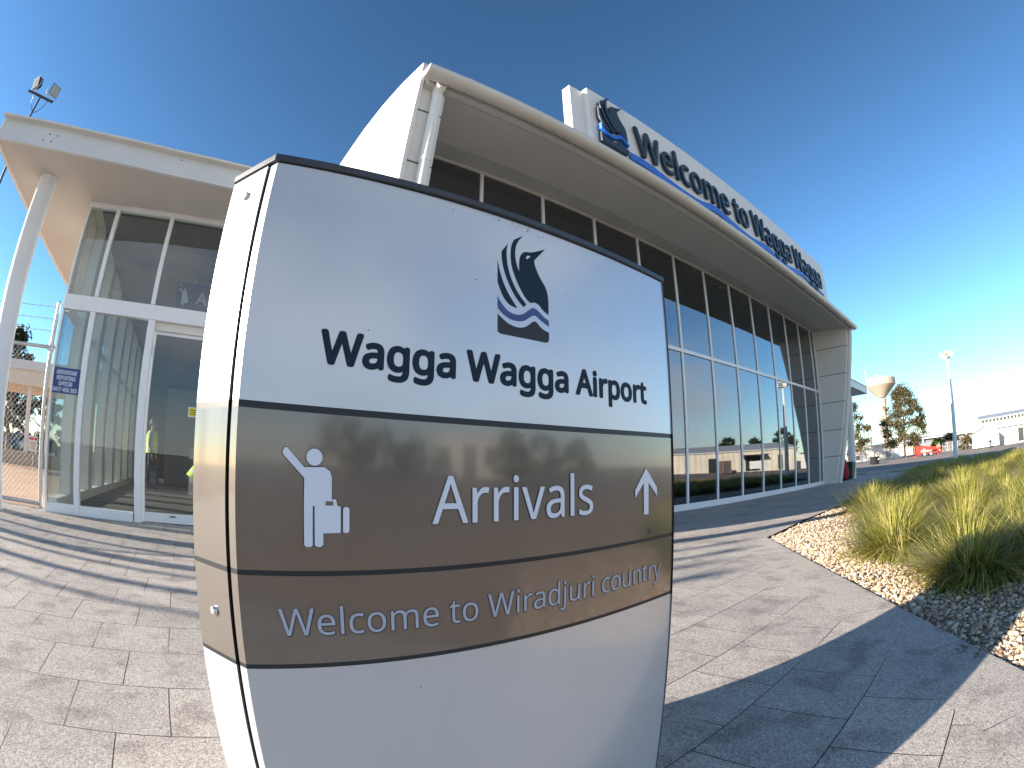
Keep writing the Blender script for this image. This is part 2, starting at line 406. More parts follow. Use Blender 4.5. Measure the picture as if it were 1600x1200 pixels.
sc.view_settings.view_transform = 'Standard'; sc.view_settings.look = 'None'
sc.view_settings.exposure = 1.62; sc.view_settings.gamma = 1
sc.cycles.max_bounces = 8; sc.cycles.transparent_max_bounces = 24; sc.cycles.glossy_bounces = 5
sc.cycles.use_denoising = True

# ------------------------------------------------------------------ terrain and paved surfaces
def hgt(x, y): return .0125*max(0, min(x,80)-22) + .03*max(0, -max(y,-60)-8)
def drape(name, xs, ys, dz, mat, label=None, keep=None):
    b = MB(); nx, ny = len(xs), len(ys)
    vs = [(x,y,hgt(x,y)+dz) for y in ys for x in xs]
    fs = [(j*nx+i, j*nx+i+1, (j+1)*nx+i+1, (j+1)*nx+i) for j in range(ny-1) for i in range(nx-1)
          if keep is None or keep((xs[i]+xs[i+1])/2, (ys[j]+ys[j+1])/2)]
    b.add(vs, fs); o = b.build(name, mat); tag(o, kind='structure'); return o
drape('ground', [-900,-200,-60,22,80,300,900], [-900,-250,-60,-8,40,300,900], -.06, M['earth'])
e0 = Vector((5.38,2.45)); ed = Vector((-.787,-.617)).normalized(); en = Vector((-.617,.787)).normalized()
def polysheet(name, pts, z, mat):
    b = MB(); b.add([(p[0],p[1],z) for p in pts], [tuple(range(len(pts)))]); o = b.build(name, mat); tag(o, kind='structure'); return o
def eline(t, n=0): return e0 + ed*t + en*n
BW = .385
bed_top = [(5.38,2.45),(7.2,2.63),(11.3,2.72),(17,2.95),(26,3.2)]
t_bot = 10.45/.617
inner_bot = eline(t_bot, BW); inner_top = eline(0, BW)
polysheet('paving', [(-25,-8), (inner_bot.x,-8+ (inner_bot.y+8)), tuple(inner_top), (5.38,2.45)] + bed_top[1:] + [(26,20),(-25,20)], 0, paving_mat('aggregate_pavers', 0, -.67, 1.39-.3585*20))
polysheet('border_paving', [tuple(eline(0)), tuple(eline(0,BW)), tuple(eline(t_bot,BW)), tuple(eline(t_bot))], .0005, paving_mat('aggregate_border_pavers', math.atan2(-ed.y,-ed.x), .31, -.9, .715, 5.0, 0, (1.03,1.03,1.03)))
# low joint strip of shade between border and bed (a real 25 mm step down)
b = MB(); 
bedpoly = [tuple(eline(t_bot)), tuple(eline(0))] + bed_top[1:] + [(26,-8)]
b.add([(p[0],p[1],-.03) for p in bedpoly], [tuple(range(len(bedpoly)-1,-1,-1))])
tag(b.build('garden_bed_gravel', M['bed_soil']), kind='structure')
# asphalt: the forecourt road on the far side and behind the viewer
drape('road', [-60,-25,22,26,50,80,130], [-60,-45,-30,-18,-8,3.2,24], -.02, M['asphalt'], keep=lambda x,y: (x>26 and x<80 and y>-45) or (y<-8))
polysheet('tan_apron', [(-40,6.86),(-2.1,6.86),(-2.1,30),(-40,30)], .004, M['apron'])
# concrete kerb round the forecourt edge
b = MB()
for i in range(9):
    x0=26.1; y0=3.2+i*2; b.box(x0,x0+.18,y0,y0+1.97,-.02,.13)
o = b.build('forecourt_kerb', M['concrete'], bevel=.015); tag(o, kind='structure')

# ------------------------------------------------------------------ text
FONT = None
try:
    import os
    FONT = bpy.data.fonts.load(os.path.join(bpy.utils.system_resource('DATAFILES'), 'fonts', 'NotoSansHebrew-Regular.woff2'))
except Exception: FONT = None
def text_mesh(body, extrude=0):
    c = bpy.data.curves.new('text_source','FONT'); c.body = body; c.resolution_u = 5; c.extrude = extrude
    if FONT: c.font = FONT
    o = bpy.data.objects.new('text_source', c); col.objects.link(o)
    dg = bpy.context.evaluated_depsgraph_get(); dg.update()
    me = bpy.data.meshes.new_from_object(o.evaluated_get(dg))
    bm = bmesh.new(); bm.from_mesh(me); bmesh.ops.remove_doubles(bm, verts=bm.verts, dist=1e-5)
    bm.verts.index_update()
    vs = [v.co.copy() for v in bm.verts]; fs = [[v.index for v in f.verts] for f in bm.faces]
    bm.free(); bpy.data.meshes.remove(me); bpy.data.objects.remove(o); bpy.data.curves.remove(c)
    return vs, fs
CAPV,_ = text_mesh('H'); CAP = max(v.y for v in CAPV)
def ring(r, n=8): return [(r*math.cos(2*math.pi*k/n), r*math.sin(2*math.pi*k/n)) for k in range(n)]
def map_text(mb, body, u0, u1, zb, zc, fn, dil=0, off=0, mi=0, doff=4e-5):
    """lay flat lettering on a surface: fn(u,z,offset)->point.  dil thickens the strokes (metres)"""
    vs, fs = text_mesh(body)
    xa = min(v.x for v in vs); xb = max(v.x for v in vs)
    sx = (u1-u0)/(xb-xa); sy = (zc-zb)/CAP
    for k, (dx,dy) in enumerate([(0,0)] + (ring(dil) + ring(dil*.55) if dil else [])):
        mb.add([fn(u0+(v.x-xa)*sx+dx, zb+v.y*sy+dy, off+k*doff) for v in vs], fs, mi)
def map_poly(mb, pts, fn, off=0, mi=0):
    tri = tessellate_polygon([[Vector((p[0],p[1],0)) for p in pts]])
    vs = [fn(p[0],p[1],off) for p in pts]
    out = []
    for t in tri:
        a,b_,c = (pts[i] for i in t)
        ar = (b_[0]-a[0])*(c[1]-a[1])-(b_[1]-a[1])*(c[0]-a[0])
        out.append(t if ar>0 else t[::-1])
    mb.add(vs, out, mi)
def smooth_poly(pts, corners=(), n=4):
    """Catmull-Rom through pts, keeping listed corner indices sharp"""
    P=[Vector(p) for p in pts]; m=len(P); res=[]
    for i in range(m):
        p0,p1,p2,p3=P[i-1],P[i],P[(i+1)%m],P[(i+2)%m]
        if i in corners: p0=p1
        if (i+1)%m in corners: p3=p2
        for k in range(n):
            t=k/n
            res.append(tuple(.5*((2*p1)+(p2-p0)*t+(2*p0-5*p1+4*p2-p3)*t*t+(3*p1-p0-3*p2+p3)*t**3)))
    return res

# ------------------------------------------------------------------ the emblem (a bird over a river), drawn in sign coordinates
BIRD = {
 'feather1': ([(.3183,1.0912),(.3186,1.0582),(.3235,1.0469),(.3298,1.0363),(.3392,1.0289),(.3515,1.0268),(.3451,1.0344),(.3372,1.0439),(.3297,1.056),(.3238,1.0695),(.3204,1.081)], (0,1,5)),
 'feather2': ([(.3354,1.1213),(.325,1.1067),(.3251,1.0957),(.3282,1.0812),(.3338,1.0666),(.3415,1.0526),(.3511,1.04),(.3622,1.0305),(.3674,1.0352),(.3572,1.0448),(.3482,1.0559),(.3402,1.0708),(.3351,1.0865),(.3331,1.1024),(.3336,1.1136)], (0,1,7,8)),
 'body': ([(.3628,1.1422),(.3464,1.1309),(.3422,1.1217),(.3404,1.1099),(.3408,1.0953),(.3442,1.0816),(.3502,1.0679),(.3583,1.0547),(.3675,1.0435),(.3748,1.0392),(.3823,1.0412),(.3898,1.0394),(.3983,1.0323),(.4077,1.0277),(.4078,1.0478),(.4064,1.0602),(.4022,1.0703),(.394,1.0803),(.3876,1.0908),(.3834,1.101),(.3827,1.1074),(.404,1.1314),(.3783,1.1192),(.3663,1.1166),(.3599,1.1116),(.3563,1.104),(.3551,1.0935),(.3555,1.0823),(.3518,1.089),(.349,1.0993),(.348,1.1101),(.3499,1.122),(.3548,1.132)], (0,1,13,21,27,20,9)),
 'river': ([(.3188,1.0382),(.319,1.0207),(.3276,1.014),(.3372,1.0095),(.347,1.008),(.357,1.0089),(.3651,1.0117),(.3735,1.0178),(.3803,1.0215),(.3862,1.021),(.3947,1.0158),(.4077,1.0103),(.4079,1.0192),(.3992,1.0228),(.3906,1.0285),(.3842,1.0321),(.3789,1.0324),(.3726,1.0288),(.3632,1.0213),(.355,1.0178),(.3461,1.0172),(.3353,1.0202),(.3266,1.0272),(.3217,1.0329)], (0,1,11,12)),
 'bank': ([(.3191,1.0128),(.3192,.9904),(.3206,.9874),(.3249,.9857),(.4016,.9855),(.4054,.987),(.4076,.9903),(.4077,1.0012),(.3987,1.0035),(.3902,1.008),(.385,1.0127),(.3807,1.0129),(.3765,1.0106),(.3681,1.004),(.3589,1.0001),(.349,.9994),(.3372,1.0017),(.3267,1.0073)], (0,7,3,4)),
 'eye': ([(.3668,1.1056),(.3684,1.1098),(.3717,1.1118),(.3753,1.1107),(.3716,1.1078),(.3694,1.1057)], (0,3)),
}

# ------------------------------------------------------------------ pylon sign (three convex faces, cut corners)
SF = Vector((.053,.548)); SG = Vector((.765,.541)); SW = (SG-SF).length
st = (SG-SF).normalized(); sn = Vector((st.y,-st.x)); BULGE = .016
ctr = (SF+SG)/2 - sn*.2563
def face_xy(u, off=0):
    k = (u-SW/2)/(SW/2)
    return SF + st*u + sn*(BULGE*(1-k*k)+off)
def facept(u, z, off=0):
    p = face_xy(u, off); return (p.x, p.y, z)
def rot2(p, k):
    a = 2*math.pi*k/3; d = p-ctr
    return ctr + Vector((d.x*math.cos(a)-d.y*math.sin(a), d.x*math.sin(a)+d.y*math.cos(a)))
ZS = [(0.012,.5745,0),(.5745,.5801,2),(.5801,.6844,1),(.6844,.6904,2),(.6904,.8622,1),(.8622,.8700,2),(.8700,1.1612,0)]
pyl = thing('pylon_sign', 'white and bronze three-sided airport pylon sign with Arrivals lettering, standing on the pavers', 'sign', (ctr.x, ctr.y, 0))
cdir = (Vector((-.49,.87))).normalized()         # direction of the cut corner on the left
C0 = SF; 
sm_ = [M['sign_white'], M['sign_brown'], M['sign_line']]
def strip(mb, pts, smooth):
    for z0,z1,mi in ZS:
        n = len(pts)
        vs = [(p.x,p.y,z0) for p in pts] + [(p.x,p.y,z1) for p in pts]
        mb.add(vs, [(i,i+1,n+i+1,n+i) for i in range(n-1)], mi, smooth)
mirror = lambda p: SF + SG - p if False else (SF+SG)/2 + st*(-(p-(SF+SG)/2).dot(st)) + (sn*((p-(SF+SG)/2).dot(sn)))
for k in range(3):
    b = MB()
    strip(b, [rot2(face_xy(SW*i/28), k) for i in range(29)], True)
    l1 = SF + cdir*.0125
    strip(b, [rot2(l1,k), rot2(SF,k)], False)
    strip(b, [rot2(SG,k), rot2(mirror(l1),k)], False)
    o = b.build('face_panel', sm_, pyl)
    so_ = o.modifiers.new('thickness','SOLIDIFY'); so_.thickness = .0025; so_.offset = -1; so_.use_rim = False
    b = MB()
    a0 = SF + cdir*.0165; a1 = SF + cdir*.0895
    strip(b, [rot2(a0,k), rot2(a1,k)], False)
    o = b.build('corner_panel', sm_, pyl)
    so_ = o.modifiers.new('thickness','SOLIDIFY'); so_.thickness = .0025; so_.offset = -1; so_.use_rim = False
    if k == 0:
        corner = o
        for z in (.632,1.128):
            c2 = SF + cdir*.050; nrm = Vector((-cdir.y, cdir.x)); nrm = nrm if nrm.dot(ctr-SF) < 0 else -nrm
            q = Vector((c2.x,c2.y,z)); n3 = Vector((nrm.x,nrm.y,0))
            b = MB(); b.tube([q-n3*.004, q+n3*.001, q+n3*.0011, q+n3*.006, q+n3*.0068], [.0065,.0065,.0055,.0055,.0042], 14)
            b.build('bolt', M['bolt'], o)
def hexloop(off):
    pts = []
    for k in range(3):
        ring_ = [face_xy(SW*i/12, off) for i in range(13)]
        pts += [rot2(p,k) for p in ring_]
        # corner is made by the straight run to the next face
    return pts
b = MB(); b.prism([tuple(p) for p in hexloop(-.006)], .004, 1.158); b.build('core', M['gap'], pyl)
def grow(pts, d):
    return [tuple(ctr + (p-ctr)*(1+d/(p-ctr).length)) for p in pts]
b = MB(); b.prism(grow(hexloop(0), .006), 1.1625, 1.1728); b.build('cap', M['cap'], pyl, bevel=.0015)
b = MB(); b.prism(grow(hexloop(-.01), 0), 1.157, 1.1626); b.build('cap_packer', M['gap'], pyl)
b = MB(); map_text(b, 'Wagga Wagga Airport', .0885, .6325, .919, .9552, facept, dil=.0019, off=.0004)
b.build('airport_lettering', M['navy'], pyl)
b = MB(); map_text(b, 'Arrivals', .2285, .4905, .742, .7985, facept, dil=.0012, off=.0003, mi=0)  # wider dark copy behind paints the thin shadow edge of the letters
map_text(b, 'Arrivals', .2280, .4900, .7425, .799, facept, dil=.0004, off=.0012, mi=1)
b.build('arrivals_lettering', [M['edge_shade_and_dirt'], M['letter']], pyl)
b = MB(); map_text(b, 'Welcome to Wiradjuri country', .043, .673, .6150, .6470, facept, dil=.0010, off=.0003, mi=0)
map_text(b, 'Welcome to Wiradjuri country', .0424, .6724, .6156, .6476, facept, dil=0, off=.0012, mi=1)
b.build('welcome_lettering', [M['edge_shade_and_dirt'], M['letter_dim']], pyl)
b = MB()
for nm,(pts,cs) in BIRD.items():
    map_poly(b, smooth_poly(pts, cs), facept, .0004 if nm!='eye' else .0008, {'river':1,'bank':2,'eye':3}.get(nm,0))
b.build('bird_emblem', [M['navy'],M['blue'],M['charcoal'],M['sign_white']], pyl)
b = MB()
def picto(d, off, mi):
    man = [(.0513,.8189),(.0532,.8232),(.0563,.8239),(.076,.8034),(.0984,.8046),(.1051,.8003),(.1071,.7935),(.1072,.77),(.112,.7702),(.1136,.763),(.1174,.7623),(.1171,.7332),(.0974,.7325),(.0971,.72),(.0941,.7174),(.0902,.7173),(.0876,.7194),(.0879,.7623),(.0858,.7622),(.0852,.7194),(.083,.7172),(.0783,.7172),(.0757,.7192),(.0762,.7921),(.0522,.8157)]
    case2 = [(.1201,.7605),(.1217,.7621),(.1255,.7622),(.1274,.7599),(.1271,.7353),(.1252,.7332),(.1212,.7332),(.1198,.7345)]
    head = [(.0871+.0092*math.cos(a), .8148+.0092*math.sin(a)) for a in [2*math.pi*i/28 for i in range(28)]]
    arrow = [(.6249,.809),(.6578,.775),(.6585,.7597),(.6320,.7845),(.6316,.731),(.6180,.731),(.6178,.7845),(.5938,.7603),(.5935,.773)]
    hole = [(.1001,.7677),(.1088,.768),(.1088,.7634),(.1001,.7631)]
    for pl in (man, case2, head):
        for k,(dx,dy) in enumerate([(0,0)]+(ring(d) if d else [])):
            map_poly(b, [(x+dx,z+dy) for x,z in pl], facept, off+k*3e-5, mi)
    return arrow, hole
arrow, hole = picto(.0008, .0003, 0); picto(0, .0012, 1)
map_poly(b, hole, facept, .0016, 2)
b.build('traveller_pictogram', [M['edge_shade_and_dirt'], M['letter'], M['sign_brown']], pyl)
b = MB()
for k,(dx,dy) in enumerate([(0,0)]+ring(.0008)): map_poly(b, [(x+dx,z+dy) for x,z in arrow], facept, .0003+k*3e-5, 0)
map_poly(b, arrow, facept, .0012, 1)
b.build('arrow', [M['edge_shade_and_dirt'], M['letter']], pyl)
# specks of dirt and insect marks stuck to the face
b = MB()
for i in range(46):
    u = random.uniform(.02,.69); z = random.uniform(.2,1.15)
    if i < 16: u = random.gauss(.36,.05); z = random.uniform(1.143,1.158)
    r = random.uniform(.0004,.0011)*(1.6 if i<5 else 1)
    map_poly(b, [(u+r*random.uniform(.5,1.3)*math.cos(a), z+r*random.uniform(.5,1.4)*math.sin(a)) for a in [2*math.pi*j/7 for j in range(7)]], facept, .0005, 0)
map_poly(b, [(.632,.698),(.640,.697),(.641,.702),(.636,.7045),(.633,.702)], facept, .0006, 0)
b.build('dirt_specks', M['edge_shade_and_dirt'], pyl)

# ------------------------------------------------------------------ main terminal hall
hall = thing('terminal_hall', 'long cream terminal hall with tall glazed front, leaning end fins and deep grey soffit', 'building', (10,8,0))
YG = 5.96; XL, XR = 1.944, 18.81; XLi, XRi = 2.306, 18.45
def fin_y(z): return 4.52 + (5.5-z)*.169      # leaning front edge of the fins
def fin(x0, x1):
    b = MB()
    prof = [(fin_y(-.02),-.02),(fin_y(5.74),5.74),(6.3,5.74),(6.3,-.02)]
    b.hull([(x0,y,z) for y,z in prof],[(x1,y,z) for y,z in prof])
    return b
fl = fin(XL+.004, XLi).build('end_fin', M['cladw'], hall); fr = fin(XRi, XR).build('end_fin', M['clad'], hall)
# panel joints of the fins (thin recessed lines shown as dark beads 2 mm proud)
def fin_joints(xa, xb, parent, zs, side):
    b = MB()
    for z in zs:
        y0 = fin_y(z)
        if side: b.box(side-.002 if side==XRi else side, side if side==XRi else side+.002, y0+.0, YG-.06, z-.011, z+.011)
        b.box(xa, xb, y0-.004, y0+.01, z-.010, z+.010)
    b.build('panel_joints', M['seam'], parent)
fin_joints(XL+.004, XLi, fl, (1.1,2.2,3.3,4.4,5.15), None)
fin_joints(XRi, XR, fr, (.98,1.93,2.92,3.92,4.9), XRi)
# left end wall with slightly bowed roof line, lit by the sun
b = MB()
top = [(4.40,5.80),(5.0,5.93),(5.7,6.02),(6.4,6.06),(7.5,6.05),(9.5,5.98),(20,5.7)]
lo = [(fin_y(0)+.02,-.02)]
prof = [(fin_y(-.02)+.012,-.02)] + top + [(20,-.02)]
b.hull([(XL-.05,y,z) for y,z in prof],[(XL,y,z) for y,z in prof])
wall = b.build('side_wall', M['cladw'], hall)
b = MB()
cap_ = [(y-.02 if i==0 else y, z) for i,(y,z) in enumerate(top)]
for i in range(len(cap_)-1):
    (y0,z0),(y1,z1) = cap_[i],cap_[i+1]
    A = [(XL-.075,y0,z0-.10),(XL-.075,y0,z0+.025),(XL+.05,y0,z0+.025),(XL+.05,y0,z0-.10)]
    B_ = [(XL-.075,y1,z1-.10),(XL-.075,y1,z1+.025),(XL+.05,y1,z1+.025),(XL+.05,y1,z1-.10)]
    b.hull(A,B_)
b.build('barge_capping', M['fascia'], hall)
# roof plate
b = MB()
tp = [(y, z) for y,z in top]
A = [(XL+.06,y,z) for y,z in tp] + [(XL+.06,20,5.5),(XL+.06,4.55,5.62)]
b.hull(A, [(XR-.02,p[1],p[2]) for p in A])
b.build('roof', M['roof_grey'], hall)
# soffit and fascia
b = MB(); b.hull([(XLi,4.53,5.505),(XLi,YG+.05,5.655),(XLi,YG+.05,5.70),(XLi,4.53,5.58)], [(XRi,4.53,5.505),(XRi,YG+.05,5.655),(XRi,YG+.05,5.70),(XRi,4.53,5.58)])
b.build('soffit', M['soffit'], hall)
b = MB(); b.box(XL+.02, XR+.02, 4.425, 4.52, 5.50, 5.66); b.build('fascia_board', M['fascia'], hall, bevel=.006)
# half-round gutter with joints and brackets
b = MB(); rg=.125; yc=4.285; zc=5.625; n=14
outer=[(yc-rg*math.cos(math.pi*i/n), zc-rg*math.sin(math.pi*i/n)) for i in range(n+1)]
inner=[(yc-(rg-.008)*math.cos(math.pi*i/n), zc-(rg-.008)*math.sin(math.pi*i/n)) for i in range(n,-1,-1)]
pr = outer+inner
gx0, gx1 = 1.875, 18.95
nn_ = len(pr)
vs=[(gx0,y,z) for y,z in pr]+[(gx1,y,z) for y,z in pr]
b.add(vs, [(i,(i+1)%nn_,nn_+(i+1)%nn_,nn_+i) for i in range(nn_)][::1], 0, True)
for x in (gx0, gx1):
    b.add([(x,y,z) for y,z in outer], [tuple(range(len(outer)))] if x==gx1 else [tuple(range(len(outer)-1,-1,-1))])
gut = b.build('gutter', M['gutter'], hall)
x=2.45
while x<18.8:
    b=MB()
    o2=[(yc-(rg+.004)*math.cos(math.pi*i/n), zc-(rg+.004)*math.sin(math.pi*i/n)) for i in range(n+1)]
    m_=len(o2)
    vs=[(x,y,z) for y,z in o2]+[(x+.03,y,z) for y,z in o2]
    b.add(vs,[(i,i+1,m_+i+1,m_+i) for i in range(m_-1)],0,True)
    b.build('gutter_bracket', M['gutter'], gut)
    x+=1.15
# leaning downpipes
def downpipe(x, r, ztop=5.52):
    b=MB(); pts=[]
    off=.09
    pts=[(x,fin_y(z)-off,z) for z in (0.0,1.2,2.4,3.6,4.7,5.35)]+[(x,fin_y(5.42)-off+.03,5.46),(x,4.36,ztop)]
    b.tube(pts, r, 16)
    for z in (1.0,2.7,4.42):
        b.tube([(x,fin_y(z-.03)-off,z-.03),(x,fin_y(z+.03)-off,z+.03)], r+.007, 16)
    return b.build('downpipe', M['cladw'], hall)
downpipe(2.165,.072); downpipe(18.72,.075)
# glazing: frame, mullions, panes
xs = [XLi] + [3.85+1.287*k for k in range(12)] + [XRi]
TZ0,TZ1 = 3.335,3.415
for i in range(len(xs)-1):
    for z0,z1 in ((.13,TZ0),(TZ1,5.58)):
        b=MB(); b.box(xs[i]+(.03 if i else .03), xs[i+1]-.03, YG+.012, YG+.024, z0, z1); b.build('glass_pane', M['glass_main'], hall)
b=MB(); b.box(XLi,XRi,YG-.03,YG+.07,0.0,.13); b.build('sill_rail', M['frame'], hall, bevel=.004)
b=MB(); b.box(XLi,XRi,YG-.018,YG+.07,TZ0,TZ1); b.build('transom', M['frame'], hall, bevel=.004)
b=MB(); b.box(XLi,XRi,YG-.03,YG+.07,5.58,5.648); b.build('head_rail', M['gutter'], hall, bevel=.004)
for i,x in enumerate(xs):
    x0 = x if i==0 else x-.03; x1 = x+.05 if i==0 else (x if i==len(xs)-1 else x+.03)
    if i==len(xs)-1: x0=x-.05
    for z0,z1 in ((.13,TZ0),(TZ1,5.58)):
        b=MB(); b.box(x0,x1,YG-.014,YG+.06,z0,z1); b.build('mullion', M['frame'], hall, bevel=.004)
# inside
b=MB(); b.box(XLi,XRi,YG+.07,19.8,-.02,.012); b.build('floor', M['carpet'], hall)
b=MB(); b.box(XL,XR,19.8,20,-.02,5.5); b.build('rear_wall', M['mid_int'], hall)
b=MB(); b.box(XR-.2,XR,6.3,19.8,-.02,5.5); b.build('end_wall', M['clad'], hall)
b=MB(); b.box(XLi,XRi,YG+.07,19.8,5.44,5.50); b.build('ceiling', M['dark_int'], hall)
b=MB(); b.box(XLi+.02,8.9,12.0,12.15,.012,5.44); b.build('partition', M['mid_int'], hall)
for x,r in ((10.15,.06),(10.62,.13),(11.6,.07),(13.1,.06),(14.5,.08),(16.2,.08)):
    b=MB(); b.box(x-r,x+r,6.82,6.82+2*r,.012,5.44) if r!=.13 else b.tube([(x,6.95,.012),(x,6.95,5.44)],.13,20)
    b.build('interior_column', M['int_white'], hall)
b=MB(); b.box(9.0,15.5,9.5,10.1,.012,1.0); b.build('check_in_counter', M['mid_int'], hall)
b=MB(); b.box(8.97,9.08,YG+.004,YG+.0075,1.62,1.76); b.build('door_notice', M['int_white'], hall)

# ------------------------------------------------------------------ roof sign
K = 4.5/4.15
def rs(x,z): return (x*K, .8+(z-.8)*K)
rsg = thing('roof_sign', 'long pale roof sign board with navy bird emblem and Welcome to Wagga Wagga letters', 'sign', (10.5,4.7,5.9))
YB = 4.56
x0,zt = rs(4.365,6.754); x1,_ = rs(4.673,0)
b=MB(); b.box(x0,x1,YB+.11,YB+.30,5.75,zt); b.build('end_board', M['cladw'], rsg, bevel=.004)
xr_,zt2 = rs(15.25,6.80)
b=MB(); b.box(x1-.02,xr_,YB,YB+.12,5.75,zt2); brd=b.build('sign_board', M['cladw'], rsg, bevel=.004)
b=MB()
for x in (rs(5.52,0)[0], rs(8.0,0)[0], rs(10.4,0)[0], rs(12.8,0)[0]): b.box(x-.006,x+.006,YB-.002,YB+.002,5.76,zt2-.01)
b.build('board_joints', M['fascia'], brd)
def roofpt(x,z,off=0): return (x, YB-.02-off, z)
def extrude_polys(name, polys, mats, y0, y1, parent, mi=None):
    b=MB()
    for k,pts in enumerate(polys):
        n=len(pts)
        tri=tessellate_polygon([[Vector((p[0],p[1],0)) for p in pts]])
        tri=[t if ((pts[t[1]][0]-pts[t[0]][0])*(pts[t[2]][1]-pts[t[0]][1])-(pts[t[2]][0]-pts[t[0]][0])*(pts[t[1]][1]-pts[t[0]][1]))>0 else t[::-1] for t in tri]
        m=mi[k] if mi else 0
        f=[(p[0],y0,p[1]) for p in pts]; r=[(p[0],y1,p[1]) for p in pts]
        b.add(f, tri, m); 
        b.add(f+r, [(i,(i+1)%n,n+(i+1)%n,n+i) for i in range(n)], m)
    return b.build(name, mats, parent)
bx0,bz0 = rs(4.79,5.66); bs = 7.05*K
def tobird(pts): return [(bx0+(u-.3183)*bs, bz0+(z-.9855)*bs) for u,z in pts]
M['navy3d']=paint('navy_letter_metal',(.012,.03,.05),.4,var=.05); M['blue3d']=paint('blue_letter_metal',(.02,.15,.60),.4,var=.04)
emb = extrude_polys('bird_emblem', [tobird(smooth_poly(BIRD[k][0],BIRD[k][1],3)) for k in ('feather1','feather2','body','bank')], M['navy3d'], YB-.09, YB-.02, rsg)
extrude_polys('river_band', [tobird(smooth_poly(BIRD['river'][0],BIRD['river'][1],3))], M['blue3d'], YB-.11, YB-.025, emb)
ctrs=[(5.49,5.735),(5.95,5.735),(6.7,5.65),(7.45,5.64),(8.1,5.76),(8.7,5.70),(9.6,5.64),(10.5,5.73),(11.6,5.62),(12.8,5.79),(13.6,5.73),(14.75,5.69)]
cs=[]
P=[Vector(p) for p in ctrs]
for i in range(len(P)-1):
    p0=P[max(i-1,0)];p1=P[i];p2=P[i+1];p3=P[min(i+2,len(P)-1)]
    for k in range(6):
        t=k/6; cs.append(.5*((2*p1)+(p2-p0)*t+(2*p0-5*p1+4*p2-p3)*t*t+(3*p1-p0-3*p2+p3)*t**3))
cs.append(P[-1])
hw=[.07*(1 if i<len(cs)*.75 else 1-.7*(i/len(cs)-.75)/.25) for i in range(len(cs))]
up_=[rs(p.x,p.y+h) for p,h in zip(cs,hw)]; dn_=[rs(p.x,p.y-h) for p,h in zip(cs,hw)]
b=MB(); n=len(up_)
f=[(p[0],YB-.048,p[1]) for p in dn_]+[(p[0],YB-.048,p[1]) for p in up_]; r=[(p[0],YB-.02,p[1]) for p in dn_]+[(p[0],YB-.02,p[1]) for p in up_]
b.add(f,[(i,i+1,n+i+1,n+i) for i in range(n-1)])
b.add(f+r,[(n+i,n+i+1,3*n+i+1,3*n+i) for i in range(n-1)]+[(i+1,i,2*n+i,2*n+i+1) for i in range(n-1)])
b.build('river_underline', M['blue3d'], rsg)
# individual letters
vs, fs = text_mesh('Welcome to Wagga Wagga', extrude=.5)
par = list(range(len(vs)))
def find(i):
    while par[i]!=i: par[i]=par[par[i]]; i=par[i]
    return i
for f in fs:
    for i in f[1:]: par[find(i)] = find(f[0])
isl = {}
for f in fs: isl.setdefault(find(f[0]), []).append(f)
xa=min(v.x for v in vs); xb=max(v.x for v in vs)
lx0,lz0 = rs(5.694,5.872); lx1,lz1 = rs(14.62,6.47)
sx=(lx1-lx0)/(xb-xa); sz=(lz1-lz0)/CAP
for root in sorted(isl, key=lambda r: min(vs[i].x for f in isl[r] for i in f)):
    fl_ = isl[root]; ids = sorted({i for f in fl_ for i in f}); mp = {i:k for k,i in enumerate(ids)}
    b = MB()
    for k,(dx,dz) in enumerate([(0,0)]+ring(.009)):
        b.add([(lx0+(vs[i].x-xa)*sx+dx, YB-.05-vs[i].z*(.05+.001*k), lz0+vs[i].y*sz+dz) for i in ids], [[mp[i] for i in f] for f in fl_])
    b.build('letter', M['navy3d'], rsg)

# ------------------------------------------------------------------ entrance wing on the left
wing = thing('entrance_wing', 'low entrance wing with flat canopy, glass sliding door and white frames, left of the hall', 'building', (0,9,0))
Y2 = 6.60; WXL, WXR = -2.05, XL-.06; FT = 3.93
CZ = 4.0
front_edge = [(-3.40,5.13),(-2.04,5.385),(-.857,5.557),(.015,5.625),(1.86,5.72)]
soff = front_edge + [(1.86,22.4),(-3.2,22.4),(-3.30,8.0)]
b=MB(); b.prism(soff, CZ, CZ+.05); b.build('soffit', M['soffit_warm'], wing)
def offs(pts, d): return [(x,y-d) for x,y in pts]
b=MB()
for (a,c) in zip(front_edge[:-1], front_edge[1:]):
    A=[(a[0],a[1]-.02,CZ-.012),(a[0],a[1]-.02,CZ+.265),(a[0],a[1]+.03,CZ+.265),(a[0],a[1]+.03,CZ-.012)]
    B_=[(c[0],c[1]-.02,CZ-.012),(c[0],c[1]-.02,CZ+.265),(c[0],c[1]+.03,CZ+.265),(c[0],c[1]+.03,CZ-.012)]
    b.hull(A,B_)
b.build('fascia_board', M['fascia'], wing)
b=MB()
for (a,c) in zip(front_edge[:-1], front_edge[1:]):
    A=[(a[0]-.03,a[1]-.11,CZ+.272),(a[0]-.03,a[1]-.11,CZ+.30),(a[0],a[1]+.05,CZ+.30),(a[0],a[1]-.02,CZ+.267)]
    B_=[(c[0],c[1]-.11,CZ+.272),(c[0],c[1]-.11,CZ+.30),(c[0],c[1]+.05,CZ+.30),(c[0],c[1]-.02,CZ+.267)]
    b.hull(A,B_)
b.build('eaves_gutter', M['gutter'], wing)
b=MB()
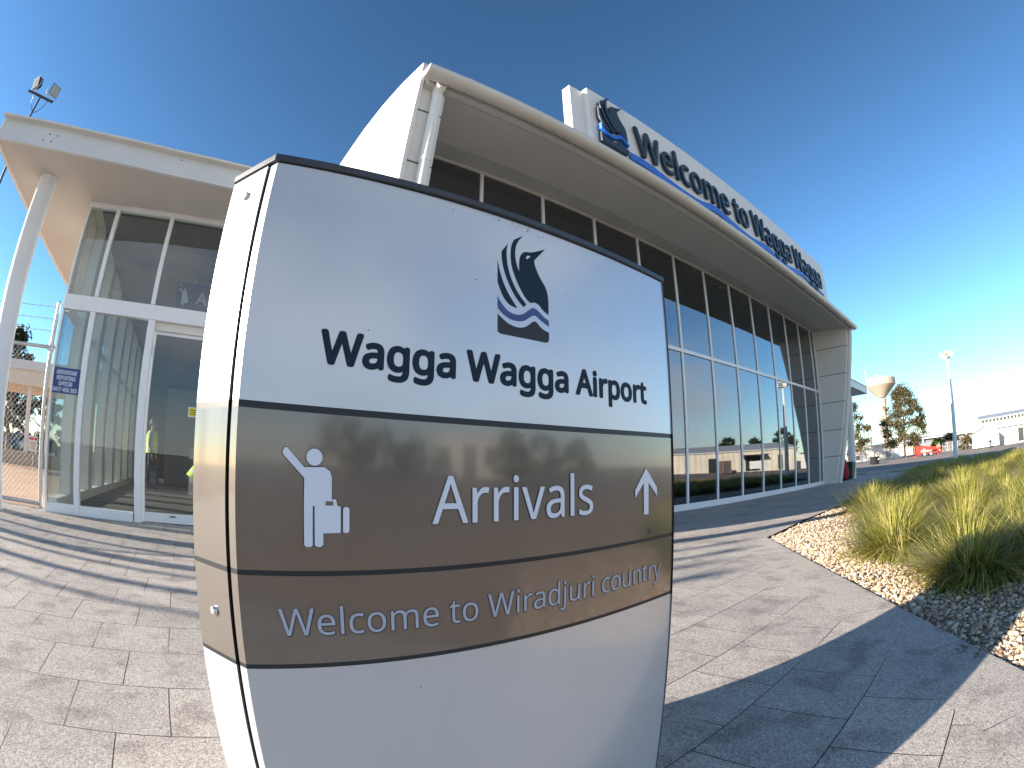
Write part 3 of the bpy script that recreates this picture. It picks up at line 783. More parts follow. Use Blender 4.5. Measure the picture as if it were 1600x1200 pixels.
for (a,c) in (((-3.40,5.13),(-3.30,8.0)),((-3.30,8.0),(-3.2,22.4))):
    A=[(a[0]-.03,a[1],CZ-.012),(a[0]-.03,a[1],CZ+.26),(a[0]+.03,a[1],CZ+.26),(a[0]+.03,a[1],CZ-.012)]
    B_=[(c[0]-.03,c[1],CZ-.012),(c[0]-.03,c[1],CZ+.26),(c[0]+.03,c[1],CZ+.26),(c[0]+.03,c[1],CZ-.012)]
    b.hull(A,B_)
b.build('side_fascia', M['clad'], wing)
b=MB(); b.prism([(-3.36,5.17)]+front_edge[1:]+[(1.86,22.3),(-3.18,22.3)], CZ+.225, CZ+.262); b.build('roof', M['roof_grey'], wing)
# small fixings on the fascia
b=MB()
def fpt(x):
    for (a,c) in zip(front_edge[:-1], front_edge[1:]):
        if a[0]<=x<=c[0]: return a[1]+(c[1]-a[1])*(x-a[0])/(c[0]-a[0])
for x,z in ((-2.62,4.17),(-2.50,4.17),(-2.68,4.08),(-2.56,4.08),(-.72,4.22)): b.box(x-.013,x+.013,fpt(x)-.0235,fpt(x)-.0,z-.006,z+.006)
b.build('fixing_plates', M['seam'], wing)
# column at the corner of the canopy
b=MB(); b.lathe((-2.69,6.05,0), [(.165,0),(.165,.012),(.145,.014),(.145,CZ-.03),(.152,CZ-.028),(.152,CZ-.001)], 32); b.build('column', M['white'], wing)
# front frame
mull = [(-1.60,.075),(-.72,.075)]
b=MB(); b.box(WXL,-.76,Y2-.045,Y2+.06,.0,.12); b.build('sill_rail', M['frame'], wing, bevel=.004)
b=MB(); b.box(WXL,WXR,Y2-.05,Y2+.06,2.50,2.69); b.build('transom', M['frame'], wing, bevel=.004)
b=MB(); b.box(WXL,WXR,Y2-.05,Y2+.06,FT,CZ-.002); b.build('head_rail', M['frame'], wing, bevel=.004)
b=MB(); b.box(WXL,WXL+.03,Y2-.03,Y2+.06,.12,2.50); b.box(WXL,WXL+.03,Y2-.03,Y2+.06,2.69,FT); b.build('corner_post', M['frame'], wing, bevel=.003)
for x,w_ in ((-1.60,.08),(-.73,.10)):
    b=MB(); b.box(x,x+w_,Y2-.06,Y2+.06,0.002,2.495); b.build('mullion', M['frame'], wing, bevel=.004)
for x in (-1.59,-.74,.55,1.4):
    b=MB(); b.box(x,x+.06,Y2-.055,Y2+.06,2.695,FT-.002); b.build('mullion', M['frame'], wing, bevel=.004)
for xa_,xb_,z0,z1 in ((WXL+.03,-1.60,.12,2.50),(-1.52,-.73,.12,2.50),(WXL+.03,-1.59,2.69,FT),(-1.53,-.74,2.69,FT),(-.68,.55,2.69,FT),(.61,1.4,2.69,FT),(1.46,WXR,2.69,FT)):
    b=MB(); b.box(xa_,xb_,Y2+.0,Y2+.01,z0,z1); b.build('glass_pane', M['glass_entry'], wing)
# sliding door
b=MB(); b.box(-.63,1.80,Y2+.03,Y2+.10,2.392,2.498); dh=b.build('door_header', M['clad'], wing, bevel=.003)
for xa_,xb_ in ((-.63,.50),(.52,1.66)):
    b=MB(); b.box(xa_,xb_,Y2+.075,Y2+.115,.01,.13); b.box(xa_,xb_,Y2+.075,Y2+.115,2.35,2.39); b.box(xa_,xa_+.035,Y2+.075,Y2+.115,.13,2.35); b.box(xb_-.035,xb_,Y2+.075,Y2+.115,.13,2.35)
    d=b.build('sliding_door', M['frame'], wing)
    b=MB(); b.box(xa_+.035,xb_-.035,Y2+.09,Y2+.10,.13,2.35); b.build('glass_pane', M['glass_entry'], d)
    if xa_<0:
        b=MB(); b.box(xa_+.38,xa_+.46,Y2+.070,Y2+.076,.088,.104); b.build('door_lock', M['black'], d)
b=MB(); b.box(1.70,WXR,Y2-.05,Y2+.10,.0,2.50); b.build('end_panel', M['frame'], wing)
# side glazing with deep white fins, floor, rear
b=MB(); b.box(WXL,1.86,Y2+.115,22.2,-.02,.012); b.build('floor', M['carpet'], wing)
b=MB(); b.box(WXL-.02,WXL+.14,Y2+.12,22.2,.0121,.16); b.build('side_sill', M['clad'], wing)
b=MB(); b.box(WXL-.02,WXL+.06,Y2+.12,22.2,2.5,2.62); b.build('side_transom', M['frame'], wing)
for i in range(10):
    y=7.45+i*1.45
    b=MB(); b.box(WXL-.01,WXL+.17,y,y+.36,.16,CZ-.002); b.build('wall_fin', M['int_white'], wing)
ys=[Y2+.07]+[7.45+i*1.45 for i in range(10)]+[22.2]
for i in range(len(ys)-1):
    y0=ys[i]+(.36 if i else 0)
    b=MB(); b.box(WXL+.0,WXL+.01,y0,ys[i+1],.16,2.5); b.box(WXL,WXL+.01,y0,ys[i+1],2.62,CZ); b.build('side_glass_pane', M['glass_entry'], wing)
b=MB(); b.box(1.72,1.86,Y2+.12,22.2,.012,CZ); b.build('inner_wall', M['mid_int'], wing)
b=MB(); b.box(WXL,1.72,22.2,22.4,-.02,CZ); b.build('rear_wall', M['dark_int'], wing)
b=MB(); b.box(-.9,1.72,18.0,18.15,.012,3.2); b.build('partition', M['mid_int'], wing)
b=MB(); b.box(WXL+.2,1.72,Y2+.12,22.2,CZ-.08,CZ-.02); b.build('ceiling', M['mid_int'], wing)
M['notice_text']=paint('notice_lettering',(.45,.50,.62),.5)
# hanging arrivals board seen through the upper glass
hs = thing('hanging_sign', 'dark navy hanging board reading Arrivals behind the upper entrance glass', 'sign', (.3,7.6,3.3))
b=MB(); b.box(-.48,1.5,7.58,7.63,2.92,3.40); b.build('board', M['sign_navy'], hs, bevel=.005)
def hpt(x,z,off=0): return (x, 7.578-off, z)
b=MB(); map_text(b,'Arrivals',-.13,.80,3.09,3.26,hpt,dil=.003,off=.0005); b.build('lettering', M['notice_text'], hs)
b=MB()
man = [(.0513,.8189),(.0532,.8232),(.0563,.8239),(.076,.8034),(.0984,.8046),(.1051,.8003),(.1071,.7935),(.1072,.77),(.112,.7702),(.1136,.763),(.1174,.7623),(.1171,.7332),(.0974,.7325),(.0971,.72),(.0941,.7174),(.0902,.7173),(.0876,.7194),(.0879,.7623),(.0858,.7622),(.0852,.7194),(.083,.7172),(.0783,.7172),(.0757,.7192),(.0762,.7921),(.0522,.8157)]
head = [(.0871+.0092*math.cos(a), .8148+.0092*math.sin(a)) for a in [2*math.pi*i/20 for i in range(20)]]
for pl in (man, head): map_poly(b,[(-.45+(x-.045)*2.6, 3.05+(z-.717)*2.3) for x,z in pl],hpt,.0005)
b.build('traveller_pictogram', M['notice_text'], hs)
b=MB()
for x,z in ((-.43,3.35),(-.43,2.97)): b.box(x-.012,x+.012,7.572,7.58,z-.012,z+.012)
b.tube([(-.2,7.6,3.40),(-.2,7.6,3.93)],.008,6); b.tube([(1.2,7.6,3.40),(1.2,7.6,3.93)],.008,6)
b.build('hangers', M['steel'], hs)
# aerodrome notice on the first pane
an = thing('aerodrome_notice', 'blue notice reading Aerodrome Reporting Officer on the narrow pane by the fence', 'sign', (-1.83,6.58,1.6))
b=MB(); b.box(-2.035,-1.61,6.590,6.5985,1.45,1.765); b.build('board', M['sign_blue'], an)
def apt(x,z,off=0): return (x, 6.5895-off, z)
M['notice_text']=paint('notice_lettering',(.45,.50,.62),.5)
b=MB()
for t,x0,x1,z in (('AERODROME',-1.98,-1.665,1.685),('REPORTING',-1.965,-1.68,1.615),('OFFICER',-1.93,-1.715,1.545),('0417 458 383',-2.01,-1.64,1.472)):
    map_text(b,t,x0,x1,z,z+.047,apt,dil=.004,off=.0004)
b.build('lettering', M['notice_text'], an)
ys_ = thing('door_sticker', 'small yellow warning sticker on the sliding door glass', 'sticker', (.04,6.688,1.42))
b=MB(); b.box(-.035,.13,6.6885,6.6898,1.36,1.485); b.build('sticker', M['int_white'], ys_)
b=MB(); b.box(-.022,.115,6.6875,6.6885,1.372,1.473); b.build('yellow_field', M['yellow'], ys_)
b=MB()
for z in (1.395,1.422,1.449): b.box(-.008,.085,6.687,6.6875,z-.004,z+.005)
b.build('text_lines', M['black'], ys_)

# ------------------------------------------------------------------ people inside the entrance
def figure(name, label, joints, edges, radii, loc, rotz, body_mat, scale=1):
    root = thing(name, label, 'person', loc)
    root.rotation_euler = (0,0,rotz); root.scale=(scale,)*3
    me = bpy.data.meshes.new('body'); me.from_pydata(joints, edges, []); 
    o = bpy.data.objects.new('body', me); col.objects.link(o); o.parent = root
    sk = o.modifiers.new('skin','SKIN'); 
    if not me.skin_vertices: 
        bm=bmesh.new(); bm.from_mesh(me); bm.verts.layers.skin.verify(); bm.to_mesh(me); bm.free()
    for i,r in enumerate(radii):
        me.skin_vertices[0].data[i].radius = r if isinstance(r,tuple) else (r,r)
    me.skin_vertices[0].data[0].use_root = True
    sb = o.modifiers.new('sub','SUBSURF'); sb.levels=2; sb.render_levels=2
    sk.use_smooth_shade=True
    me.materials.append(body_mat)
    return root, o
def blob(name, prof_fn, mats, parent, nu=20, nv=14):
    b=MB(); vs=[prof_fn(2*math.pi*i/nu, j/(nv-1)) for j in range(nv) for i in range(nu)]
    fs=[(j*nu+i, j*nu+(i+1)%nu, (j+1)*nu+(i+1)%nu, (j+1)*nu+i) for j in range(nv-1) for i in range(nu)]
    b.add(vs,fs,0,True); o=b.build(name,mats); o.parent=parent; return o
def hand_edges(J,E,Rr,wrist,d,side):
    # palm and five fingers grown from the wrist joint
    wv=Vector(J[wrist]); d=Vector(d).normalized(); s=Vector(side).normalized()
    pi_=len(J); J.append(tuple(wv+d*.06)); E.append((wrist,pi_)); Rr.append((.034,.018))
    for k,(o_,ln) in enumerate(((-.03,.07),(-.01,.08),(.01,.075),(.03,.06))):
        a=len(J); J.append(tuple(wv+d*.10+s*o_)); E.append((pi_,a)); Rr.append(.009)
        c=len(J); J.append(tuple(wv+d*(.10+ln)+s*o_*1.1+Vector((0,0,-.01)))); E.append((a,c)); Rr.append(.007)
    a=len(J); J.append(tuple(wv+d*.05-s*.05)); E.append((pi_,a)); Rr.append(.010)
def body_material(name, skin_boxes, shirt_box):
    m, nt, out = newmat(name); L = nt.links.new
    tc = N(nt,'ShaderNodeTexCoord'); sp = N(nt,'ShaderNodeSeparateXYZ'); L(tc.outputs['Object'], sp.inputs[0])
    def gate(sock, lo, hi):
        a = N(nt,'ShaderNodeMath', operation='GREATER_THAN'); L(sp.outputs[sock], a.inputs[0]); a.inputs[1].default_value = lo
        c = N(nt,'ShaderNodeMath', operation='LESS_THAN'); L(sp.outputs[sock], c.inputs[0]); c.inputs[1].default_value = hi
        k = N(nt,'ShaderNodeMath', operation='MULTIPLY'); L(a.outputs[0], k.inputs[0]); L(c.outputs[0], k.inputs[1]); return k.outputs[0]
    def boxmask(bx):
        r = None
        for sock, lo, hi in bx:
            g = gate(sock, lo, hi)
            if r is None: r = g
            else:
                k = N(nt,'ShaderNodeMath', operation='MULTIPLY'); L(r, k.inputs[0]); L(g, k.inputs[1]); r = k.outputs[0]
        return r
    colr = None
    p = N(nt,'ShaderNodeBsdfPrincipled', Roughness=.75)
    cur = N(nt,'ShaderNodeRGB'); cur.outputs[0].default_value = (.02,.022,.035,1); cur = cur.outputs[0]
    for bx, c in [(shirt_box,(.20,.22,.27))]+[(q,(.40,.24,.17)) for q in skin_boxes]:
        mx = N(nt,'ShaderNodeMix', data_type='RGBA'); L(boxmask(bx), mx.inputs['Factor']); L(cur, mx.inputs[6]); mx.inputs[7].default_value = rgba(c); cur = mx.outputs[2]
    L(cur, p.inputs['Base Color']); L(p.outputs[0], out.inputs[0]); return m
# standing man, seen in profile facing +x (figure space: x forward, z up)
J=[(0,0,.93),(0,0,1.12),(0,0,1.34),(0,0,1.46),(.01,0,1.54),
   (.0,.10,.88),(.03,.11,.48),(-.01,.11,.08),(.13,.12,.03),
   (.0,-.10,.88),(-.02,-.11,.48),(-.06,-.11,.08),(.08,-.12,.03),
   (0,.19,1.40),(-.02,.25,1.12),(.09,.24,.88),
   (0,-.19,1.40),(-.02,-.25,1.12),(.07,-.25,.87)]
E_=[(0,1),(1,2),(2,3),(3,4),(0,5),(5,6),(6,7),(7,8),(0,9),(9,10),(10,11),(11,12),(2,13),(13,14),(14,15),(2,16),(16,17),(17,18)]
Rr=[(.15,.12),(.15,.115),(.16,.12),(.065,.065),(.052,.052),.09,.065,.045,.035,.09,.065,.045,.035,.06,.048,.034,.06,.048,.034]
def add_head(J,E,Rr,neck,up,fw):
    n=Vector(J[neck]); up=Vector(up).normalized(); fw=Vector(fw).normalized(); k=len(J)
    for d,f,r in ((.055,.012,(.070,.066)),(.125,.02,(.094,.078)),(.19,.012,(.090,.076)),(.235,.005,(.055,.05))): J.append(tuple(n+up*d+fw*f)); Rr.append(r)
    E += [(neck,k),(k,k+1),(k+1,k+2),(k+2,k+3)]
    J.append(tuple(n+up*.115+fw*.122)); Rr.append(.016); E.append((k+1,k+4))
E_base=list(E_)
hand_edges(J,E_,Rr,15,(.2,0,-1),(1,0,0)); hand_edges(J,E_,Rr,18,(.2,0,-1),(1,0,0)); add_head(J,E_,Rr,4,(0,0,1),(1,0,0))
bm1=body_material('standing_person_skin_and_clothes',[(('Z',1.50,3),),(('Z',-1,.875),('Y',.19,1)),(('Z',-1,.875),('Y',-1,-.19))],(('Z',.93,1.50),))
man_,bo = figure('person', 'person in hi-vis vest standing in profile behind the glass door', J,E_,Rr,(-1.06,13.9,.012),rad(-8),bm1,1.02)
def headfn(cx,cz,sx=.098,sy=.078,sz=.122):
    def f(a,t):
        ph=math.pi*(t-.5); r=math.cos(ph); z=math.sin(ph)
        x=sx*r*math.cos(a)*(1 - .10*max(0,-z)); y=sy*r*math.sin(a)*(1-.15*max(0,-z))
        if math.cos(a)>.8 and -.35<z<.15: x+= .022*(1-abs(z+.12)/.3 if abs(z+.12)<.3 else 0)*(math.cos(a)-.8)/.2
        return (cx+x, y, cz+sz*z)
    return f
hd=bo
def hairfn(a,t):
    ph=math.pi*(t*.55-.05); r=math.cos(ph); z=math.sin(ph)
    back = .5-.5*math.cos(a); 
    return (.012+ .108*r*math.cos(a), .088*r*math.sin(a), 1.68 + .125*z - .05*back*(1-t))
blob('hair', hairfn, M['hair'], hd)
b=MB()
for s in (-1,1): b.box(.105,.122,s*.034-.012,s*.034+.012,1.675,1.688)
b.box(.112,.121,-.022,.022,1.607,1.615)
o=b.build('face_features', M['hair']); o.parent=hd
b=MB()
for s in (-1,1): b.tube([(.01,s*.078,1.66),(.0,s*.092,1.665),(-.005,s*.085,1.64)],[.012,.018,.01],8)
o=b.build('ear', M['skin']); o.parent=hd
def vestfn(a,t):
    z=.90+.56*t; sy=(.205 if t<.8 else .205-.10*((t-.8)/.2)); sxx=.165 if t<.8 else .165-.06*((t-.8)/.2)
    return (sxx*math.cos(a), sy*math.sin(a), z)
blob('hi_vis_vest', vestfn, M['hivis'], man_)
for z in (.98,1.10):
    def tp_(a,t,z=z): return (.169*math.cos(a), .209*math.sin(a), z+.045*t)
    blob('reflective_tape', tp_, M['reflect'], man_, 20, 3)
# crouching person, mostly hidden by the sign
J=[(0,0,.42),(.10,0,.58),(.26,0,.74),(.35,0,.80),(.41,0,.83),
   (.0,.10,.40),(.34,.14,.46),(.12,.14,.09),(.27,.14,.04),
   (.0,-.10,.40),(.34,-.14,.36),(.06,-.14,.07),(.20,-.14,.03),
   (.28,.19,.74),(.42,.22,.52),(.58,.16,.42),(.28,-.19,.74),(.42,-.22,.52),(.58,-.14,.40)]
Rr=[(.15,.13),(.15,.13),(.16,.13),(.065,.065),(.052,.052),.095,.068,.047,.035,.095,.068,.047,.035,.06,.048,.034,.06,.048,.034]
E2=list(E_base); hand_edges(J,E2,Rr,15,(1,0,-.3),(0,1,0)); hand_edges(J,E2,Rr,18,(1,0,-.3),(0,1,0)); add_head(J,E2,Rr,4,(.55,0,.5),(.7,0,-.6))
bm2=body_material('crouching_person_skin_and_clothes',[(('X',.42,2),('Z',.60,2)),(('X',.60,2),)],(('X',.02,.62),('Z',.5,1.2)))
cr,crb=figure('person', 'crouching person in hi-vis vest half hidden behind the pylon sign', J,E2,Rr,(.12,11.0,.012),rad(10),bm2,1.05)
hd=crb
blob('hair', lambda a,t: tuple(Vector((.535,0,.955))+Matrix.Rotation(.75,3,'Y')@(Vector(hairfn(a,t))-Vector((.02,0,1.68)))), M['hair'], hd)
def vest2(a,t):
    c=Vector((-.02,0,.40)).lerp(Vector((.30,0,.79)),t); ax=Vector((.32,0,.39)).normalized(); u=Vector((-ax.z,0,ax.x))
    r1=.17 if t<.8 else .17-.06*(t-.8)/.2; r2=.205 if t<.8 else .205-.08*(t-.8)/.2
    return tuple(c+u*r1*math.cos(a)+Vector((0,1,0))*r2*math.sin(a))
blob('hi_vis_vest', vest2, M['hivis'], cr)
for q in (.2,.45):
    def tp2(a,t,q=q):
        c=Vector((-.02,0,.40)).lerp(Vector((.30,0,.79)),q+.09*t); ax=Vector((.32,0,.39)).normalized(); u=Vector((-ax.z,0,ax.x))
        return tuple(c+u*.174*math.cos(a)+Vector((0,1,0))*.209*math.sin(a))
    blob('reflective_tape', tp2, M['cloth_dark'] if q==.45 else M['reflect'], cr, 20, 3)
sc_ = thing('suitcase', 'dark navy suitcase with a pale label at the standing person\'s feet', 'suitcase', (-1.0,13.6,.012))
b=MB(); b.box(-1.17,-.83,13.5,13.68,.05,.62); b.build('shell', M['sign_navy'], sc_, bevel=.02)
b=MB(); b.box(-1.06,-.90,13.494,13.5,.18,.48); b.build('label_pocket', M['shirt'], sc_)
b=MB(); b.tube([(-1.12,13.62,.62),(-1.12,13.62,.78),(-.88,13.62,.78),(-.88,13.62,.62)],.012,8); b.build('handle', M['black'], sc_)
for x in (-1.12,-.88):
    b=MB(); b.tube([(x-.02,13.59,.03),(x+.02,13.59,.03)],.03,12); b.build('wheel', M['rubber'], sc_)

# ------------------------------------------------------------------ chain-link fence and the yard behind it
cf = thing('chain_link_fence', 'galvanised chain-link fence with barbed wire beside the entrance wing', 'fence', (-5,6.8,0))
FY=6.80
def post(x, top=2.62):
    b=MB(); b.tube([(x,FY,0),(x,FY,top)],.032,12); b.tube([(x,FY,top),(x,FY,top+.02)],[.036,.02],12)
    p=b.build('post', M['steel'], cf)
    b=MB()
    for z in (2.0,2.06): b.tube([(x,FY,z-.02),(x,FY,z+.02)],.045,12)
    b.box(x-.07,x+.0,FY-.02,FY+.02,2.0,2.06); b.box(x+.04,x+.07,FY-.012,FY+.012,2.01,2.05)
    b.build('clamp', M['steel'], p)
for x in (-2.19,-5.2,-8.2): post(x)
b=MB(); b.tube([(-8.2,FY,2.03),(-2.2,FY,2.03)],.024,10); b.build('top_rail', M['steel'], cf)
b=MB(); b.tube([(-8.2,FY,.055),(-2.2,FY,.055)],.028,10); b.build('bottom_rail', M['steel'], cf)
b=MB(); H0,H1=.07,2.02; step=.075
for sgn in (1,-1):
    x=-8.2-(H1-H0)
    while x< -2.2+(H1-H0):
        xa_,xb_=(x,x+(H1-H0)); za,zb_=(H0,H1) if sgn>0 else (H1,H0)
        # clip to the fence run
        t0=max(0,(-8.2-xa_)/(xb_-xa_)); t1=min(1,(-2.2-xa_)/(xb_-xa_))
        if t1>t0: b.tube([(xa_+(xb_-xa_)*t0,FY+.004*sgn,za+(zb_-za)*t0),(xa_+(xb_-xa_)*t1,FY+.004*sgn,za+(zb_-za)*t1)],.0022,4,cap=False)
        x+=step
b.build('wire_mesh', M['steel'], cf)
for z in (2.24,2.40,2.56):
    b=MB(); b.tube([(-8.2,FY,z),(-6.7,FY,z-.015),(-5.2,FY,z),(-3.7,FY,z-.02),(-2.2,FY,z)],.0035,5)
    x=-8.1
    while x<-2.2:
        b.tube([(x-.018,FY-.012,z-.02),(x+.018,FY+.012,z+.02)],.0028,4); b.tube([(x-.018,FY+.012,z+.02),(x+.018,FY-.012,z-.02)],.0028,4); x+=.13
    b.build('barbed_wire', M['steel'], cf)
# low block wall with the shelter posts standing on it
wy=18.25
b=MB(); b.box(-14,-2.3,wy,wy+.2,-.01,.46); lw_=b.build('block_wall', M['tan_block'], bevel=.008); tag(lw_,'low tan block wall beyond the chain-link fence','wall')
sh = thing('shelter', 'open shelter with flat tan fascia roof and slim posts beyond the fence', 'shelter', (-8,wy+1.5,0))
b=MB(); b.box(-13.5,-2.6,wy-.25,wy+3.2,2.68,3.18); b.build('fascia_board', M['cream_wall'], sh)
b=MB(); b.box(-13.6,-2.5,wy-.33,wy+3.3,3.18,3.5); b.build('roof_edge', M['fascia'], sh)
for x,y in ((-6.60,wy+.1),(-10.4,wy+.1),(-3.0,wy+.1),(-6.6,wy+3),(-10.4,wy+3)):
    b=MB(); b.box(x-.075,x+.075,y-.075,y+.075,.461 if y<wy+1 else 0,2.68); b.build('post', M['clad'], sh)
nb = thing('notice_board', 'small white notice fixed on a post above the low tan wall', 'sign', (-5.88,17.3,0))
p=(-5.92,17.3); b=MB(); b.box(p[0]-.19,p[0]+.19,p[1]-.02,p[1],.52,1.02); b.build('board', M['int_white'], nb)
b=MB(); b.box(p[0]-.19,p[0]+.19,p[1]-.026,p[1]-.021,.90,.97); b.build('header_band', M['red'], nb)
b=MB()
for z in (.80,.72,.64): b.box(p[0]-.12,p[0]+.12,p[1]-.025,p[1]-.021,z-.012,z+.012)
b.build('text_lines', M['red'], nb)
b=MB(); b.tube([(p[0],p[1]+.03,.02),(p[0],p[1]+.03,1.0)],.02,8); b.build('post', M['steel'], nb)
# floodlight mast
fp_az=rad(120.45); fd=21.0; fx,fy=fd*math.cos(fp_az), fd*math.sin(fp_az)
fm = thing('floodlight_mast', 'slim dark mast carrying two floodlights above the entrance canopy', 'floodlight', (fx,fy,0))
b=MB(); b.tube([(fx,fy,0),(fx,fy,7),(fx,fy,14.35)],[.10,.075,.05],12); b.build('mast', M['cap'], fm)
tx=Vector((-math.sin(fp_az),math.cos(fp_az),0))*-1; fw_=Vector((-math.cos(fp_az),-math.sin(fp_az),0))
b=MB(); b.obox((fx,fy,14.32),tx,fw_,(0,0,1),.78,.045,.045); b.build('cross_arm', M['cap'], fm)
def lamp_head(ofs, dirv, tilt):
    c=Vector((fx,fy,14.82))+tx*ofs
    d=Vector(dirv).normalized(); s=d.cross(Vector((0,0,1))).normalized(); d2=(d*math.cos(tilt)-Vector((0,0,1))*math.sin(tilt)).normalized(); u=s.cross(d2)
    b=MB(); hw_,hh=.29,.27
    F_=[c+d2*.12+s*a*hw_+u*e*hh for a,e in ((-1,-1),(1,-1),(1,1),(-1,1))]; G_=[c-d2*.12+s*a*hw_*.6+u*e*hh*.6 for a,e in ((-1,-1),(1,-1),(1,1),(-1,1))]
    b.hull(F_[::-1],G_[::-1]); 
    for k in range(-2,3): b.obox(c-d2*.15+s*k*.08, s,u,d2,.012,.2,.05)
    h=b.build('lamp_housing', M['cap'], fm)
    b=MB(); b.obox(c+d2*.125,s,u,d2,hw_*.88,hh*.88,.012); b.build('lens', M['lens'], h)
    b=MB(); base=Vector((fx,fy,14.36))+tx*ofs
    b.tube([c-s*.38, c-s*.38-Vector((0,0,.28)), base-s*.1, base+s*.1, c+s*.38-Vector((0,0,.28)), c+s*.38],.022,6); b.build('yoke', M['steel'], h)
lamp_head(-.52, (-tx*.8+fw_*.35), .35); lamp_head(.52, (fw_+tx*.35), .15)
b=MB(); q=Vector((fx,fy,14.3)); b.tube([q-tx*.42, q-tx*.30-Vector((0,0,.45)), q-Vector((0,0,.85))+tx*.0, q+tx*.20-Vector((0,0,.75)), q+tx*.42-Vector((0,0,.35)), q+tx*.5],.018,6); b.build('cable', M['black'], fm)

# ------------------------------------------------------------------ garden bed: pebbles and tussocks
def in_bed(x, y):
    d = (Vector((x,y))-e0); n_ = d.dot(en)          # negative inside
    if n_ > -.02: return False
    top = 2.45
    for (a,c) in zip(bed_top[:-1], bed_top[1:]):
        if a[0]<=x<=c[0]: top = a[1]+(c[1]-a[1])*(x-a[0])/(c[0]-a[0])
    return y < top-.02 and x>e0.x-6 and (x>e0.x or n_<-.02)
ico = bmesh.new(); bmesh.ops.create_icosphere(ico, subdivisions=1, radius=1)
iv = np.array([v.co for v in ico.verts]); ifc = np.array([[v.index for v in f.verts] for f in ico.faces]); ico.free()
pos=[]
tries=0
while len(pos)<30000 and tries<400000:
    tries+=1
    # denser towards the path edge, where the stones can be told apart
    t = rng.uniform(-.2,5.2); nrm_ = -abs(rng.exponential(.95))-.02
    q_ = rng.random()
    if q_<.28: p = Vector((rng.uniform(3,12), rng.uniform(-1,2.7)))
    elif q_<.42: xx=rng.uniform(5.2,10); p = Vector((xx, 2.5+(xx-5.38)*.06-abs(rng.exponential(.3))))
    else: p = e0+ed*t+en*nrm_
    if nrm_<-3.2 or not in_bed(p.x,p.y): continue
    pos.append((p.x,p.y))
pos=np.array(pos); k=len(pos)
size=rng.gamma(9,.00115,k).clip(.005,.022)
V_=np.empty((k,len(iv),3)); 
for i in range(k):
    sc3=np.array([rng.uniform(.8,1.35),rng.uniform(.7,1.1),rng.uniform(.5,.85)])*size[i]
    a,bq,cq=rng.uniform(0,6.28,3)
    ca,sa,cb,sb_=math.cos(a),math.sin(a),math.cos(bq*.12),math.sin(bq*.12)
    jit=iv*(1+rng.normal(0,.10,(len(iv),1)))
    v=jit*sc3
    v=v@np.array([[ca,-sa,0],[sa,ca,0],[0,0,1]]).T@np.array([[cb,0,sb_],[0,1,0],[-sb_,0,cb]]).T
    V_[i]=v+np.array([pos[i,0],pos[i,1],-.03+size[i]*rng.uniform(.25,1.0)])
me=bpy.data.meshes.new('river_pebbles')
nv=k*len(iv); nf=k*len(ifc)
me.vertices.add(nv); me.vertices.foreach_set('co', V_.reshape(-1))
F_=(ifc[None]+np.arange(k)[:,None,None]*len(iv)).reshape(-1)
me.loops.add(nf*3); me.loops.foreach_set('vertex_index', F_.astype(np.int32))
me.polygons.add(nf); me.polygons.foreach_set('loop_start', np.arange(0,nf*3,3,dtype=np.int32)); me.polygons.foreach_set('loop_total', np.full(nf,3,dtype=np.int32))
me.polygons.foreach_set('use_smooth', np.ones(nf,dtype=bool))
me.materials.append(M['pebble']); me.update(); me.validate()
po=bpy.data.objects.new('river_pebbles', me); col.objects.link(po); tag(po,'tan and white river pebbles covering the garden bed','gravel',kind='stuff')

def tussock_mesh(name, n, R_, Hh, seed, spread=1.0):
    r=np.random.default_rng(seed); vs=[]; fs=[]
    for i in range(n):
        a=r.uniform(0,2*math.pi); base=abs(r.normal(0,.13))*R_/.38
        lean=min(1.9, abs(r.normal(1.12,.5)))*spread
        L_=Hh*r.uniform(.5,1.3); w0=r.uniform(.0022,.0042)
        x0,y0=base*math.cos(a+.4),base*math.sin(a+.4)
        seg=6; th=lean*.42; p=np.array([x0,y0,0.]); side=np.array([-math.sin(a),math.cos(a),0])
        tw=r.uniform(-.5,.5); droop=r.uniform(.5,1.7)*lean/seg*1.15
        o=len(vs)
        for s in range(seg+1):
            w_=w0*(1-(s/seg)**1.6)+.0004
            sd_=side+np.array([math.cos(a),math.sin(a),0])*tw*s/seg
            vs.append(tuple(p-sd_*w_)); vs.append(tuple(p+sd_*w_))
            p=p+np.array([math.sin(th)*math.cos(a),math.sin(th)*math.sin(a),math.cos(th)])*L_/seg
            th+=droop
        for s in range(seg): fs.append((o+2*s,o+2*s+1,o+2*s+3,o+2*s+2))
    me=bpy.data.meshes.new(name); me.from_pydata(vs,[],fs); me.materials.append(M['blade'])
    me.polygons.foreach_set('use_smooth',[True]*len(fs)); me.update(); return me
TM=[tussock_mesh('grass_tussock',2600,.30,.46,s) for s in (1,2,3,4)]
fixed=[(4.42,.72,1.0,'rounded yellow-green grass tussock alone on the pebbles, nearest the path corner'),
       (3.52,-.02,1.0,'grass tussock standing in the shadow of the pylon sign, with weeds at its foot'),
       (3.95,-.62,1.05,'grass tussock beyond the shaded one, at the edge of the picture'),
       (5.55,.95,1.0,'grass tussock just behind the lone one, beside the pebbles')]
spots=[]
for x,y,s,l in fixed: spots.append((x,y,s,l))
r2_=random.Random(5); tries=0
